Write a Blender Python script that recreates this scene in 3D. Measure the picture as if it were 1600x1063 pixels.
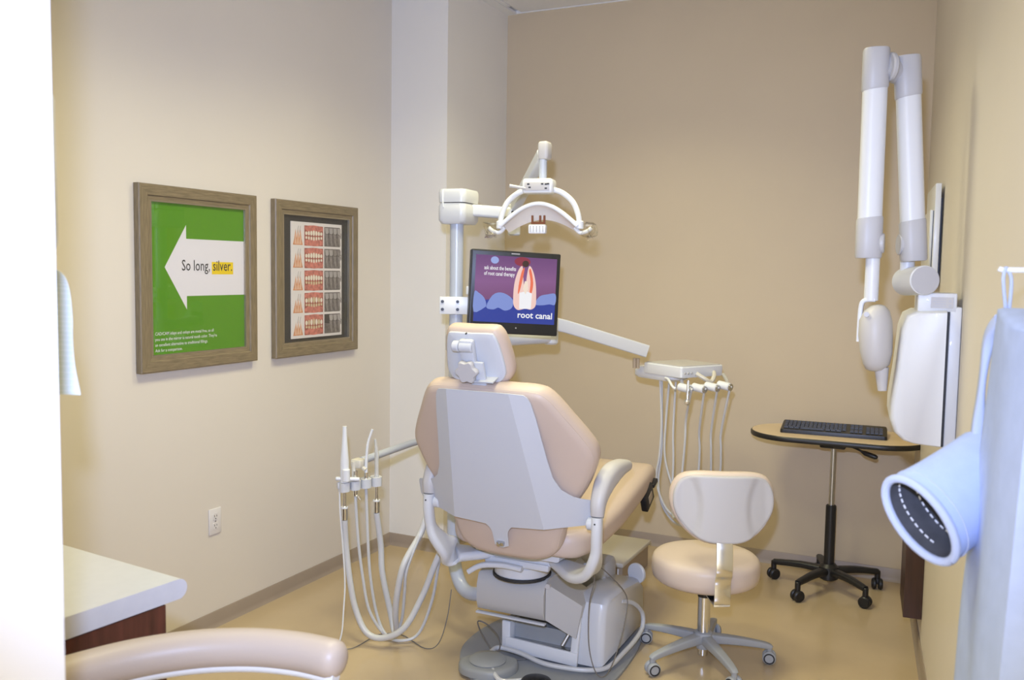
import bpy, bmesh, math, random
from mathutils import Vector, Matrix, Euler
random.seed(7)
for o in list(bpy.data.objects): bpy.data.objects.remove(o)
SC = bpy.context.scene; COL = SC.collection
V = Vector; PI = math.pi
# ------------------------------------------------------------------ camera, light, exposure
CAM = V((2.7024, 0, 1.5)); PITCH, ROLL, YAW, FPX = .0771, .0151, -.453, 1413.12
fw = V((math.sin(YAW)*math.cos(PITCH), math.cos(YAW)*math.cos(PITCH), -math.sin(PITCH)))
rt = V((math.cos(YAW), -math.sin(YAW), 0)); up = rt.cross(fw)
rt, up = rt*math.cos(ROLL)+up*math.sin(ROLL), up*math.cos(ROLL)-rt*math.sin(ROLL)
def basis(x, y, z, loc):
    return Matrix(((x.x, y.x, z.x, loc.x), (x.y, y.y, z.y, loc.y), (x.z, y.z, z.z, loc.z), (0, 0, 0, 1)))
cd = bpy.data.cameras.new('camera'); cam = bpy.data.objects.new('camera', cd); COL.objects.link(cam)
cd.sensor_width = 36; cd.lens = 36*FPX/1600; cd.clip_start = .05
cam.matrix_world = basis(rt, up, -fw, CAM); SC.camera = cam
cd.dof.use_dof = True; cd.dof.focus_distance = 3.6; cd.dof.aperture_fstop = 5.6
SC.view_settings.view_transform = 'Standard'; SC.view_settings.look = 'None'
SC.view_settings.gamma = 1; SC.view_settings.use_curve_mapping = False
SC.view_settings.exposure = 0.0
w = bpy.data.worlds.new('world'); SC.world = w; w.use_nodes = True
w.node_tree.nodes['Background'].inputs[0].default_value = (1, .92, .72, 1)
w.node_tree.nodes['Background'].inputs[1].default_value = 2.4
# the photographer's flash gun on the hot shoe
fd = bpy.data.lights.new('camera_flash', 'SPOT'); fl = bpy.data.objects.new('camera_flash', fd); COL.objects.link(fl)
fd.energy = 370; fd.color = (.44, .57, 1.0); fd.shadow_soft_size = .03; fd.spot_size = math.radians(84); fd.spot_blend = 1
fl.matrix_world = basis(rt, up, -fw, CAM+up*.2-rt*.045)
CEIL_W = 17; CEIL_C = (1, .94, .60)

# ------------------------------------------------------------------ materials
def srgb(r, g, b):
    f = lambda c: (c/255/12.92) if c/255 <= .04045 else ((c/255+.055)/1.055)**2.4
    return (f(r), f(g), f(b))
MATS = {}
def mat(name, col, rough=.5, metal=0, spec=.5, var=0, scale=8, bump=0, bscale=200, coat=0, emit=None, es=1, stretch=None, trans=0):
    m = bpy.data.materials.new(name); m.use_nodes = True; nt = m.node_tree; b = nt.nodes['Principled BSDF']
    b.inputs['Base Color'].default_value = (*col, 1); b.inputs['Roughness'].default_value = rough
    b.inputs['Metallic'].default_value = metal; b.inputs['Specular IOR Level'].default_value = spec
    b.inputs['Coat Weight'].default_value = coat; b.inputs['Transmission Weight'].default_value = trans
    tc = nt.nodes.new('ShaderNodeTexCoord'); mp = nt.nodes.new('ShaderNodeMapping')
    nt.links.new(tc.outputs['Object'], mp.inputs[0])
    if stretch: mp.inputs['Scale'].default_value = stretch
    if var:
        n = nt.nodes.new('ShaderNodeTexNoise'); n.inputs['Scale'].default_value = scale; n.inputs['Detail'].default_value = 4
        nt.links.new(mp.outputs[0], n.inputs['Vector'])
        r = nt.nodes.new('ShaderNodeValToRGB'); r.color_ramp.elements[0].position = .3; r.color_ramp.elements[1].position = .7
        r.color_ramp.elements[0].color = (*[c*(1-var) for c in col], 1); r.color_ramp.elements[1].color = (*[min(1, c*(1+var)) for c in col], 1)
        nt.links.new(n.outputs[0], r.inputs[0]); nt.links.new(r.outputs[0], b.inputs['Base Color'])
    if bump:
        n = nt.nodes.new('ShaderNodeTexNoise'); n.inputs['Scale'].default_value = bscale; n.inputs['Detail'].default_value = 3
        nt.links.new(mp.outputs[0], n.inputs['Vector'])
        bp = nt.nodes.new('ShaderNodeBump'); bp.inputs['Strength'].default_value = bump; bp.inputs['Distance'].default_value = .002
        nt.links.new(n.outputs[0], bp.inputs['Height']); nt.links.new(bp.outputs[0], b.inputs['Normal'])
    if emit:
        b.inputs['Emission Color'].default_value = (*emit, 1); b.inputs['Emission Strength'].default_value = es
    MATS[name] = m; return m
def screen(name, col, es=.75):
    return mat(name, (.01, .01, .01), .25, emit=col, es=es)
def pane(name, tint=(1, 1, 1), gloss=.08, rough=.02):
    m = bpy.data.materials.new(name); m.use_nodes = True; nt = m.node_tree; nt.nodes.clear()
    o = nt.nodes.new('ShaderNodeOutputMaterial'); mx = nt.nodes.new('ShaderNodeMixShader')
    t = nt.nodes.new('ShaderNodeBsdfTransparent'); t.inputs[0].default_value = (*tint, 1)
    g = nt.nodes.new('ShaderNodeBsdfGlossy'); g.inputs['Roughness'].default_value = rough
    fr = nt.nodes.new('ShaderNodeLayerWeight'); fr.inputs[0].default_value = .5
    pw = nt.nodes.new('ShaderNodeMath'); pw.operation = 'POWER'; pw.inputs[1].default_value = 5; nt.links.new(fr.outputs['Facing'], pw.inputs[0])
    ad = nt.nodes.new('ShaderNodeMath'); ad.operation = 'MULTIPLY_ADD'; ad.inputs[1].default_value = .6; ad.inputs[2].default_value = gloss
    nt.links.new(pw.outputs[0], ad.inputs[0]); nt.links.new(ad.outputs[0], mx.inputs[0])
    nt.links.new(t.outputs[0], mx.inputs[1]); nt.links.new(g.outputs[0], mx.inputs[2]); nt.links.new(mx.outputs[0], o.inputs[0])
    MATS[name] = m; return m
M = MATS
mat('cream_paint', (.71, .655, .575), .55, spec=.25, var=.015, scale=2, bump=.06, bscale=260)
mat('column_paint', (.80, .77, .71), .55, spec=.25, var=.015, scale=2, bump=.06, bscale=260)
mat('tan_paint', (.60, .495, .345), .5, spec=.3, var=.02, scale=2, bump=.06, bscale=260)
mat('jamb_paint', (.82, .82, .82), .5)
mat('baseboard', (.33, .265, .205), .45, var=.03)
mat('tile', (.80, .80, .80), .9, bump=.4, bscale=90)
mat('tbar', (.85, .85, .84), .5)
mat('white', (.72, .73, .73), .35, coat=.1)
mat('xray_white', (.66, .67, .69), .4, coat=.1)
mat('xray_grey', (.46, .455, .47), .45)
mat('enamel', (.60, .61, .62), .3, coat=.2)
mat('enamel_dark', (.47, .46, .44), .4)
mat('pole', (.48, .51, .56), .3, coat=.2)
mat('plate_grey', (.53, .54, .56), .5, spec=.3, bump=.05, bscale=400)
mat('vinyl', (.545, .43, .345), .42, spec=.35, var=.02, scale=5, bump=.08, bscale=300)
mat('vinyl_stool', (.62, .51, .42), .4, spec=.35, var=.02, scale=5, bump=.08, bscale=300)
mat('vinyl_stool_dim', (.46, .38, .31), .42, spec=.35, var=.02, scale=5, bump=.08, bscale=300)  # same upholstery as the stool, colour darkened to offset the close flash
mat('shell', (.50, .48, .465), .45, spec=.4)
mat('chrome', (.80, .81, .83), .22, 1)
mat('steel', (.55, .55, .55), .3, 1)
mat('base_grey', (.36, .375, .385), .45)
mat('floor_plate', (.30, .31, .31), .55, var=.04)
mat('pedal', (.28, .29, .29), .45)
mat('black', (.012, .012, .013), .4)
mat('key_black', (.018, .018, .02), .45)
mat('dark_gap', (.02, .02, .022), .6)
mat('hose', (.58, .58, .565), .35, coat=.1)
mat('cord_dark', (.17, .155, .14), .5)
mat('maple', (.72, .56, .36), .4, var=.05, scale=6, stretch=(1, 8, 8))
mat('cherry', (.085, .022, .015), .35, var=.35, scale=9, stretch=(6, 6, .7), coat=.15)
mat('dark_brown', (.045, .017, .014), .4, var=.2, scale=9, stretch=(6, 6, .7))
mat('laminate', (.57, .57, .585), .35, var=.02, scale=40)
mat('frame_wood', (.215, .168, .10), .42, var=.22, scale=14, stretch=(12, 1.2, 12), spec=.5)
mat('frame_wood_v', (.215, .168, .10), .42, var=.22, scale=14, stretch=(12, 12, 1.2), spec=.5)
mat('frame_edge', (.50, .49, .47), .4)
mat('liner', (.35, .30, .22), .3, .6)
mat('green_print', (.085, .27, .008), .5)
mat('white_print', (.74, .72, .76), .5)
mat('dark_text', (.03, .03, .035), .6)
mat('yellow_print', (.80, .58, .01), .5)
mat('mat_board', (.035, .034, .034), .6)
mat('sheet', (.74, .70, .68), .5)
mat('gum', (.55, .19, .15), .5, var=.3, scale=60)
mat('gum_dark', (.36, .10, .075), .5, var=.3, scale=60)
mat('tooth', (.78, .72, .60), .4)
mat('tooth_yellow', (.62, .52, .33), .4)
mat('root_tan', (.58, .23, .09), .5, var=.25, scale=90)
mat('root_light', (.72, .46, .32), .5)
mat('film', (.15, .135, .13), .5, var=.3, scale=70)
mat('film_light', (.25, .225, .215), .5, var=.2, scale=90)
mat('film_bright', (.40, .37, .36), .5)
mat('film_dark', (.05, .045, .044), .5)
mat('apron', (.40, .48, .72), .75, spec=.2, var=.04, scale=30, bump=.3, bscale=500)
mat('apron_trim', (.40, .45, .60), .8, spec=.2, bump=.3, bscale=600)
mat('lining', (.06, .06, .068), .7, var=.15, scale=40)
mat('stitch', (.75, .75, .78), .8)
mat('paper', (.70, .76, .72), .9)
mat('paper_rib', (.80, .84, .82), .9)
mat('outlet', (.74, .71, .69), .4)
mat('box_tan', (.42, .33, .22), .5, var=.04)
mat('box_top', (.62, .58, .48), .4)
mat('reflector', (.90, .89, .85), .35, .1)
mat('copper', (.20, .07, .03), .4, .6)
mat('clear_plastic', (.85, .85, .82), .15, trans=.6)
pane('glass', gloss=.035); pane('plastic_film', (.96, .95, .92), .10, .08)
# floor: glossy tan sheet vinyl
m = mat('vinyl_floor', (.50, .385, .235), .22, spec=.45, var=.05, scale=3, coat=.15)
for nm, c, e in (('s_purple', (.16, .045, .20), 1), ('s_violet', (.22, .075, .27), 1), ('s_blue', (.012, .035, .30), 1), ('s_pale', (.20, .27, .62), 1), ('s_pale2', (.30, .38, .72), 1),
                 ('s_red', (.25, .02, .05), 1), ('s_pink', (.85, .58, .52), 1), ('s_orange', (.80, .16, .08), 1), ('s_white', (.85, .85, .88), 1), ('s_cream', (.85, .72, .60), 1), ('s_dark', (.04, .012, .01), 1)):
    screen(nm, c, 1.0)

# ------------------------------------------------------------------ mesh helpers
def tag(o, label, cat, group=None):
    o['label'] = label; o['category'] = cat
    if group: o['group'] = group
    return o
def thing(name, label, cat, loc=(0, 0, 0), rz=0, group=None):
    o = bpy.data.objects.new(name, None); COL.objects.link(o); o.location = loc; o.rotation_euler = (0, 0, rz); o.empty_display_size = .05
    return tag(o, label, cat, group)
def rrect(a, b, r, n=5):
    r = min(r, a/2-1e-4, b/2-1e-4); out = []
    for cx, cy, s in ((a/2-r, b/2-r, 0), (-a/2+r, b/2-r, 1), (-a/2+r, -b/2+r, 2), (a/2-r, -b/2+r, 3)):
        for i in range(n+1):
            t = (s+i/n)*PI/2; out.append((cx+r*math.cos(t), cy+r*math.sin(t)))
    return out
def circ(r, n=16, ry=None):
    ry = ry or r; return [(r*math.cos(2*PI*i/n), ry*math.sin(2*PI*i/n)) for i in range(n)]
def smooth_path(pts, k=6):
    P = [V(p) for p in pts]; out = []
    for i in range(len(P)-1):
        a = P[max(i-1, 0)]; b = P[i]; c = P[i+1]; d = P[min(i+2, len(P)-1)]
        for j in range(k):
            t = j/k; out.append(.5*((2*b)+(c-a)*t+(2*a-5*b+4*c-d)*t*t+(3*b-a-3*c+d)*t**3))
    out.append(P[-1]); return out
def smooth2(pts, k=5, closed=True):
    n = len(pts); out = []
    for i in range(n):
        a, b, c, d = [V(pts[(i+j) % n]) for j in (-1, 0, 1, 2)]
        for j in range(k):
            t = j/k; q = .5*((2*b)+(c-a)*t+(2*a-5*b+4*c-d)*t*t+(3*b-a-3*c+d)*t**3); out.append((q.x, q.y))
    return out
class MB:
    def __init__(s, mats=None): s.v = []; s.f = []; s.mi = []; s.cur = 0
    def add(s, vs, fs):
        b = len(s.v); s.v += [V(v) for v in vs]; s.f += [[b+i for i in f] for f in fs]; s.mi += [s.cur]*len(fs); return s
    def loft(s, rings, cap=True, closed=False):
        n = len(rings[0]); vs = [p for r in rings for p in r]; fs = []
        m_ = len(rings)
        for i in range(m_ if closed else m_-1):
            a = i*n; b = ((i+1) % m_)*n
            for j in range(n): fs.append([a+j, a+(j+1) % n, b+(j+1) % n, b+j])
        if cap and not closed: fs.append(list(range(n))[::-1]); fs.append([(m_-1)*n+j for j in range(n)])
        return s.add(vs, fs)
    def box(s, c, d, rot=None, r=0, n=2):
        c = V(c); R = (rot.to_matrix() if isinstance(rot, Euler) else rot) if rot is not None else Matrix.Identity(3)
        if r <= 0:
            vs = [c+R@V((x*d[0]/2, y*d[1]/2, z*d[2]/2)) for z in (-1, 1) for x, y in ((-1, -1), (1, -1), (1, 1), (-1, 1))]
            return s.add(vs, [[3, 2, 1, 0], [4, 5, 6, 7], [0, 1, 5, 4], [1, 2, 6, 5], [2, 3, 7, 6], [3, 0, 4, 7]])
        r = min(r, min(d)/2-1e-4); rings = []
        for k in range(n+1):
            t = PI/2*k/n; o = r*(1-math.sin(t)); z = -d[2]/2+r*(1-math.cos(t))
            rings.append([c+R@V((x, y, z)) for x, y in rrect(d[0]-2*o, d[1]-2*o, max(r-o, 1e-3), n+1)])
        for k in range(n, -1, -1):
            t = PI/2*k/n; o = r*(1-math.sin(t)); z = d[2]/2-r*(1-math.cos(t))
            rings.append([c+R@V((x, y, z)) for x, y in rrect(d[0]-2*o, d[1]-2*o, max(r-o, 1e-3), n+1)])
        return s.loft(rings)
    def tube(s, pts, r, n=10, cap=True):
        P = [V(p) for p in pts]; m_ = len(P); R = r if isinstance(r, (list, tuple)) else [r]*m_
        if len(R) != m_: R = [R[0]+(R[-1]-R[0])*i/(m_-1) for i in range(m_)] if len(R) == 2 else [R[min(int(i*len(R)/m_), len(R)-1)] for i in range(m_)]
        rings = []; t0 = (P[1]-P[0]).normalized(); nrm = t0.orthogonal().normalized()
        for i in range(m_):
            t = (P[min(i+1, m_-1)]-P[max(i-1, 0)]).normalized(); nrm = (nrm-t*nrm.dot(t)).normalized(); bn = t.cross(nrm)
            rings.append([P[i]+(nrm*math.cos(2*PI*j/n)+bn*math.sin(2*PI*j/n))*R[i] for j in range(n)])
        return s.loft(rings, cap)
    def hose(s, pts, r, n=8, k=6): return s.tube(smooth_path(pts, k), r, n)
    def cyl(s, a, b, r, r2=None, n=20, ch=0):
        a = V(a); b = V(b); r2 = r if r2 is None else r2
        if ch:
            d = (b-a).normalized()*ch; return s.tube([a, a+d, b-d, b], [r-ch, r, r2, r2-ch], n)
        return s.tube([a, b], [r, r2], n)
    def lathe(s, prof, c=(0, 0, 0), n=28, R=None):
        c = V(c); R = R or Matrix.Identity(3)
        return s.loft([[c+R@V((rr*math.cos(2*PI*j/n), rr*math.sin(2*PI*j/n), z)) for j in range(n)] for rr, z in prof])
    def prism(s, poly, O, U, W_, N, th, cap=True):
        O, U, W_, N = V(O), V(U), V(W_), V(N)
        return s.loft([[O+U*a+W_*b+N*h for a, b in poly] for h in (0, th)], cap)
    def flat(s, poly, O, U, W_):
        O, U, W_ = V(O), V(U), V(W_); return s.add([O+U*a+W_*b for a, b in poly], [list(range(len(poly)))])
    def bar(s, path, sec, side, scale=None):
        """sweep a 2D section (side axis, normal axis) along a path; side = fixed side vector"""
        P = [V(p) for p in path]; rings = []
        for i in range(len(P)):
            t = (P[min(i+1, len(P)-1)]-P[max(i-1, 0)]).normalized(); sd = V(side); sd = (sd-t*sd.dot(t)).normalized(); nn = t.cross(sd)
            q = sec(i/(len(P)-1)) if callable(sec) else sec
            rings.append([P[i]+sd*a+nn*b for a, b in q])
        return s.loft(rings)
    def build(s, name, m, parent=None, smooth=True, ang=35):
        me = bpy.data.meshes.new(name); vs = s.v
        if parent is not None:
            top = parent; chain = []
            while top is not None: chain.append(top); top = top.parent
            Mx = Matrix.Identity(4)
            for p in reversed(chain): Mx = Mx @ p.matrix_basis
            inv = Mx.inverted()
            vs = vs if getattr(s, 'local', False) else [inv@v for v in vs]
        else: 
            pass
        me.from_pydata([tuple(v) for v in vs], [], s.f)
        ms = m if isinstance(m, (list, tuple)) else [m]
        for x in ms: me.materials.append(MATS[x])
        for p, i in zip(me.polygons, s.mi): p.material_index = i
        bm = bmesh.new(); bm.from_mesh(me)
        if not getattr(s, 'keep', False): bmesh.ops.recalc_face_normals(bm, faces=bm.faces)
        bm.to_mesh(me); bm.free()
        if smooth:
            me.polygons.foreach_set('use_smooth', [True]*len(me.polygons)); me.set_sharp_from_angle(angle=math.radians(ang))
        me.update()
        o = bpy.data.objects.new(name, me); COL.objects.link(o)
        if parent is not None: o.parent = parent
        return o
def L(mb): mb.local = True; return mb
def part(name, m, parent, fn, **k):
    b = MB(); fn(b); return b.build(name, m, parent, **k)
def loc_part(name, m, parent, fn, **k):
    b = MB(); b.local = True; fn(b); return b.build(name, m, parent, **k)
def struct(name, m, fn, **k):
    b = MB(); fn(b); o = b.build(name, m, **k); o['kind'] = 'structure'; return o
def offset_poly(poly, d):
    n = len(poly); out = []
    for i in range(n):
        a = V((*poly[i-1], 0)); b = V((*poly[i], 0)); c = V((*poly[(i+1) % n], 0))
        t = (c-a).normalized(); out.append((b.x-t.y*d, b.y+t.x*d))
    return out          # for counter-clockwise outlines: positive d moves inwards
def cushion(mb, poly, th, r, fn, n=4):
    """pillow-edged slab from a ccw outline; fn(u, v, w) -> world"""
    rings = []
    for k in range(n+1):
        t = PI/2*k/n; rings.append([fn(a, b, r*(1-math.cos(t))) for a, b in offset_poly(poly, r*(1-math.sin(t)))])
    for k in range(n, -1, -1):
        t = PI/2*k/n; rings.append([fn(a, b, th-r*(1-math.cos(t))) for a, b in offset_poly(poly, r*(1-math.sin(t)))])
    m_ = len(poly)
    # inner rings so that the faces can follow a curved fn
    for side, w_ in ((0, 0), (1, th)):
        base = offset_poly(poly, r); cx = sum(p[0] for p in base)/m_; cy = sum(p[1] for p in base)/m_
        inner = [[fn(cx+(a-cx)*s, cy+(b-cy)*s, w_) for a, b in base] for s in (.75, .5, .25, .04)]
        if side == 0: rings = inner[::-1]+rings
        else: rings = rings+inner
    return mb.loft(rings)
def text_mesh(body, size, O, U, W_, align='LEFT', bold=0):
    c = bpy.data.curves.new('t', 'FONT'); c.body = body; c.size = size; c.align_x = align; c.offset = bold; c.resolution_u = 2
    o = bpy.data.objects.new('t', c); COL.objects.link(o)
    dg = bpy.context.evaluated_depsgraph_get(); me = bpy.data.meshes.new_from_object(o.evaluated_get(dg))
    O, U, W_ = V(O), V(U), V(W_)
    vs = [O+U*v.co.x+W_*v.co.y for v in me.vertices]; fs = [list(p.vertices) for p in me.polygons]
    bpy.data.objects.remove(o); bpy.data.curves.remove(c); bpy.data.meshes.remove(me)
    b = MB(); b.add(vs, fs); b.keep = True; return b
def lettering(parent, m, body, size, O, U, W_, align='LEFT', bold=0):
    return text_mesh(body, size, O, U, W_, align, bold).build('lettering', m, parent, smooth=False)

# ------------------------------------------------------------------ the room
YJ, XJ, YB, H = 4.061, .339, 4.739, 2.952
TA = math.tan(math.radians(5)); X0 = 2.57+YB*TA
def wx(y): return X0-TA*y                      # right wall face
NY = .66; NX = 1.835                           # near wall front face, end at the doorway
struct('floor', 'vinyl_floor', lambda b: b.box((1.4, 2.05, -.05), (3.6, 5.7, .1)), smooth=False)
struct('wall_left', 'cream_paint', lambda b: b.box((-.06, 2.25, H/2), (.12, 5.22, H)), smooth=False)
struct('wall_column', 'column_paint', lambda b: b.box((XJ/2, (YJ+YB+.12)/2, H/2), (XJ, YB+.12-YJ, H)), smooth=False)
struct('wall_back', 'tan_paint', lambda b: b.box(((XJ+2.7)/2, YB+.06, H/2), (2.7-XJ, .12, H)), smooth=False)
struct('wall_right', 'cream_paint', lambda b: b.prism([(wx(YB)+.0, YB), (wx(-.6), -.6), (wx(-.6)+.12, -.6), (wx(YB)+.12, YB)], (0, 0, 0), (1, 0, 0), (0, 1, 0), (0, 0, 1), H), smooth=False)
struct('wall_near', 'jamb_paint', lambda b: b.box((NX/2, NY-.07, H/2), (NX, .14, H)), smooth=False)
BH = .066
def cove(b, p, q, nrm):
    p, q, nrm = V(p), V(q), V(nrm); prof = [(0, 0), (.016, 0), (.010, .008), (.006, .02), (.005, BH-.003), (.003, BH), (0, BH)]
    b.loft([[P+nrm*a+V((0, 0, z)) for a, z in prof] for P in (p, q)])
struct('baseboard_left', 'baseboard', lambda b: cove(b, (0, NY, 0), (0, YJ, 0), (1, 0, 0)))
struct('baseboard_column', 'baseboard', lambda b: (cove(b, (.0, YJ, 0), (XJ+.005, YJ, 0), (0, -1, 0)), cove(b, (XJ, YJ, 0), (XJ, YB, 0), (1, 0, 0))))
struct('baseboard_back', 'baseboard', lambda b: cove(b, (XJ, YB, 0), (wx(YB), YB, 0), (0, -1, 0)))
struct('baseboard_right', 'baseboard', lambda b: cove(b, (wx(YB), YB, 0), (wx(.5), .5, 0), V((-1, -TA, 0)).normalized()))
ceil = struct('ceiling', 'tbar', lambda b: b.box((1.4, 2.05, H+.07), (3.6, 5.7, .1)), smooth=False)
# suspended ceiling: tiles and bars
xs = [XJ+.075+.61*i for i in range(-1, 5)]; ys = [YB-.61*i for i in range(0, 8)]
LIGHTS = {(2, 2), (2, 4)}
tile_me = None
for i in range(len(xs)-1):
    for j in range(len(ys)-1):
        if (i, j) in LIGHTS: continue
        if i == 0 and ys[j+1] > YJ-.1: continue
        c = V(((xs[i]+xs[i+1])/2, (ys[j]+ys[j+1])/2, H+.012)); 
        if tile_me is None:
            b = MB(); b.box((0, 0, 0), (.584, .584, .018), r=.004, n=1); o = b.build('ceiling_tile', 'tile', None); tile_me = o.data
        else: o = bpy.data.objects.new('ceiling_tile', tile_me); COL.objects.link(o)
        o.parent = ceil; o.location = c
for x in xs: part('grid_bar', 'tbar', ceil, lambda b: b.box((x, (YB+.0)/2+.1, H+.0085), (.024, YB-.5, .018)), smooth=False)
for y in ys: part('grid_bar', 'tbar', ceil, lambda b: b.box(((XJ+2.75)/2, y, H+.0087), (2.75-XJ, .024, .018)), smooth=False)
part('grid_bar', 'tbar', ceil, lambda b: b.box((XJ+.03, (YJ+YB)/2, H+.004), (.06, YB-YJ, .012)), smooth=False)
for (i, j) in sorted(LIGHTS):
    cx, cy = (xs[i]+xs[i+1])/2, (ys[j]+ys[j+1])/2
    where = {2: 'above the far end of the dental chair', 4: 'between the dental chair and the doorway'}[j]
    t = thing('ceiling_light', 'square white fluorescent ceiling panel %s' % where, 'ceiling light', (cx, cy, H), 0, 'ceiling light panels')
    def fr(b):
        for s in (-1, 1):
            b.box((cx+s*.285, cy, H+.006), (.02, .59, .02)); b.box((cx, cy+s*.285, H+.006), (.55, .02, .02))
    part('frame', 'tbar', t, fr, smooth=False)
    mat('diffuser%d%d' % (i, j), (.8, .8, .75), .5, emit=CEIL_C, es=3)
    part('diffuser', 'diffuser%d%d' % (i, j), t, lambda b: b.box((cx, cy, H+.008), (.55, .55, .008)), smooth=False)
    ld = bpy.data.lights.new('fluorescent_tubes', 'AREA'); ld.shape = 'SQUARE'; ld.size = .54; ld.energy = CEIL_W; ld.color = CEIL_C; ld.spread = math.radians(130)
    lo = bpy.data.objects.new('fluorescent_tubes', ld); COL.objects.link(lo); lo.location = (0, 0, -.003); lo.parent = t

# ------------------------------------------------------------------ posters on the left wall (wall plane x = 0, +y runs to the right)
def picture(name, label, y0, y1, z0, z1, fwid, lin):
    t = thing(name, label, 'picture', (0, (y0+y1)/2, z0), 0)
    d = .03
    def side(b, P, Q, pin, qin):           # mitred moulding, P,Q outer corners, pin,qin inner corners
        P, Q, pin, qin = V(P), V(Q), V(pin), V(qin); X = V((1, 0, 0)); rings = []
        for o_, i_ in ((P, pin), (Q, qin)):
            rings.append([o_+X*.002, o_+X*(d-.004), o_+(i_-o_)*.06+X*d, o_+(i_-o_)*.70+X*(d-.001), o_+(i_-o_)*.76+X*(d-.006), i_+X*(d-.008), i_+X*.002])
        b.loft(rings)
    o4 = [(0, y0, z0), (0, y1, z0), (0, y1, z1), (0, y0, z1)]
    i4 = [(0, y0+fwid, z0+fwid), (0, y1-fwid, z0+fwid), (0, y1-fwid, z1-fwid), (0, y0+fwid, z1-fwid)]
    for k in range(4):
        part('frame_rail', 'frame_wood' if k % 2 == 0 else 'frame_wood_v', t, lambda b: side(b, o4[k], o4[(k+1) % 4], i4[k], i4[(k+1) % 4]), ang=20)
    def lining(b):
        a = fwid; e = lin
        for yy in (y0+a+e/2, y1-a-e/2): b.box((.016, yy, (z0+z1)/2), (.012, e, z1-z0-2*a))
        for zz in (z0+a+e/2, z1-a-e/2): b.box((.016, (y0+y1)/2, zz), (.012, y1-y0-2*a-2*e, e))
    part('liner', 'liner', t, lining, smooth=False)
    return t
def rect(b, y0, y1, z0, z1, x):
    b.add([(x, y0, z0), (x, y1, z0), (x, y1, z1), (x, y0, z1)], [[0, 1, 2, 3]])
UY, UZ = V((0, 1, 0)), V((0, 0, 1))
y0, y1, z0, z1 = 2.380, 3.001, 1.097, 1.798; fwid = .058
t = picture('framed_poster', 'framed green poster with a white arrow reading So long, silver', y0, y1, z0, z1, fwid, .006)
a0, a1, b0, b1 = y0+fwid, y1-fwid, z0+fwid, z1-fwid; W_ = a1-a0; Hh = b1-b0
part('print', 'green_print', t, lambda b: b.box((.010, (a0+a1)/2, (b0+b1)/2), (.004, W_, Hh)), smooth=False)
def q(u, v): return (a0+u*W_, b0+v*Hh)
arrow = [q(.145, .575), q(.36, .855), q(.36, .765), q(1, .765), q(1, .385), q(.36, .385), q(.36, .295)]
part('arrow', 'white_print', t, lambda b: b.prism(arrow, (.012, 0, 0), UY, UZ, (1, 0, 0), .0004), smooth=False)
p = q(.31, .555); lettering(t, 'dark_text', 'So long,', .060, (.0128, *p), UY*.78, UZ, bold=.0003)
hx0, hx1 = q(.625, 0)[0], q(.862, 0)[0]
part('highlight', 'yellow_print', t, lambda b: b.prism([(hx0, q(0, .53)[1]), (hx1, q(0, .53)[1]), (hx1, q(0, .615)[1]), (hx0, q(0, .615)[1])], (.0124, 0, 0), UY, UZ, (1, 0, 0), .0003), smooth=False)
lettering(t, 'dark_text', 'silver.', .060, (.0130, hx0+.005, p[1]), UY*.78, UZ, bold=.0003)
for k, s in enumerate(('CAD/CAM inlays and onlays are metal free, so all', "you see in the mirror is natural tooth color. They're", 'an excellent alternative to traditional fillings.', 'Ask for a comparison.')):
    lettering(t, 'white_print', s, .0170, (.0124, a0+.045*W_, b0+(.135-.036*k)*Hh), UY*.88, UZ, bold=.0001)
part('glazing', 'glass', t, lambda b: b.box((.0185, (a0+a1)/2, (b0+b1)/2), (.002, W_, Hh)), smooth=False)
# second picture: photographs of teeth in a black mount
y0, y1, z0, z1 = 3.118, 3.728, 1.094, 1.796
t = picture('framed_poster', 'framed black mount holding fifteen small dental photos in three columns', y0, y1, z0, z1, fwid, .006)
a0, a1, b0, b1 = y0+fwid, y1-fwid, z0+fwid, z1-fwid; W_ = a1-a0; Hh = b1-b0
part('mount_board', 'mat_board', t, lambda b: b.box((.008, (a0+a1)/2, (b0+b1)/2), (.004, W_, Hh)), smooth=False)
sy0, sy1, sz0, sz1 = a0+.125*W_, a0+.885*W_, b0+.035*Hh, b0+.945*Hh
part('photo_sheet', 'sheet', t, lambda b: b.box((.0115, (sy0+sy1)/2, (sz0+sz1)/2), (.003, sy1-sy0, sz1-sz0)), smooth=False)
def ell(cx, cy, rx, ry, n=12): return [(cx+rx*math.cos(2*PI*i/n), cy+ry*math.sin(2*PI*i/n)) for i in range(n)]
cols = [(.03, .225), (.25, .615), (.64, .965)]
rh = (sz1-sz0)/5.08
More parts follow.
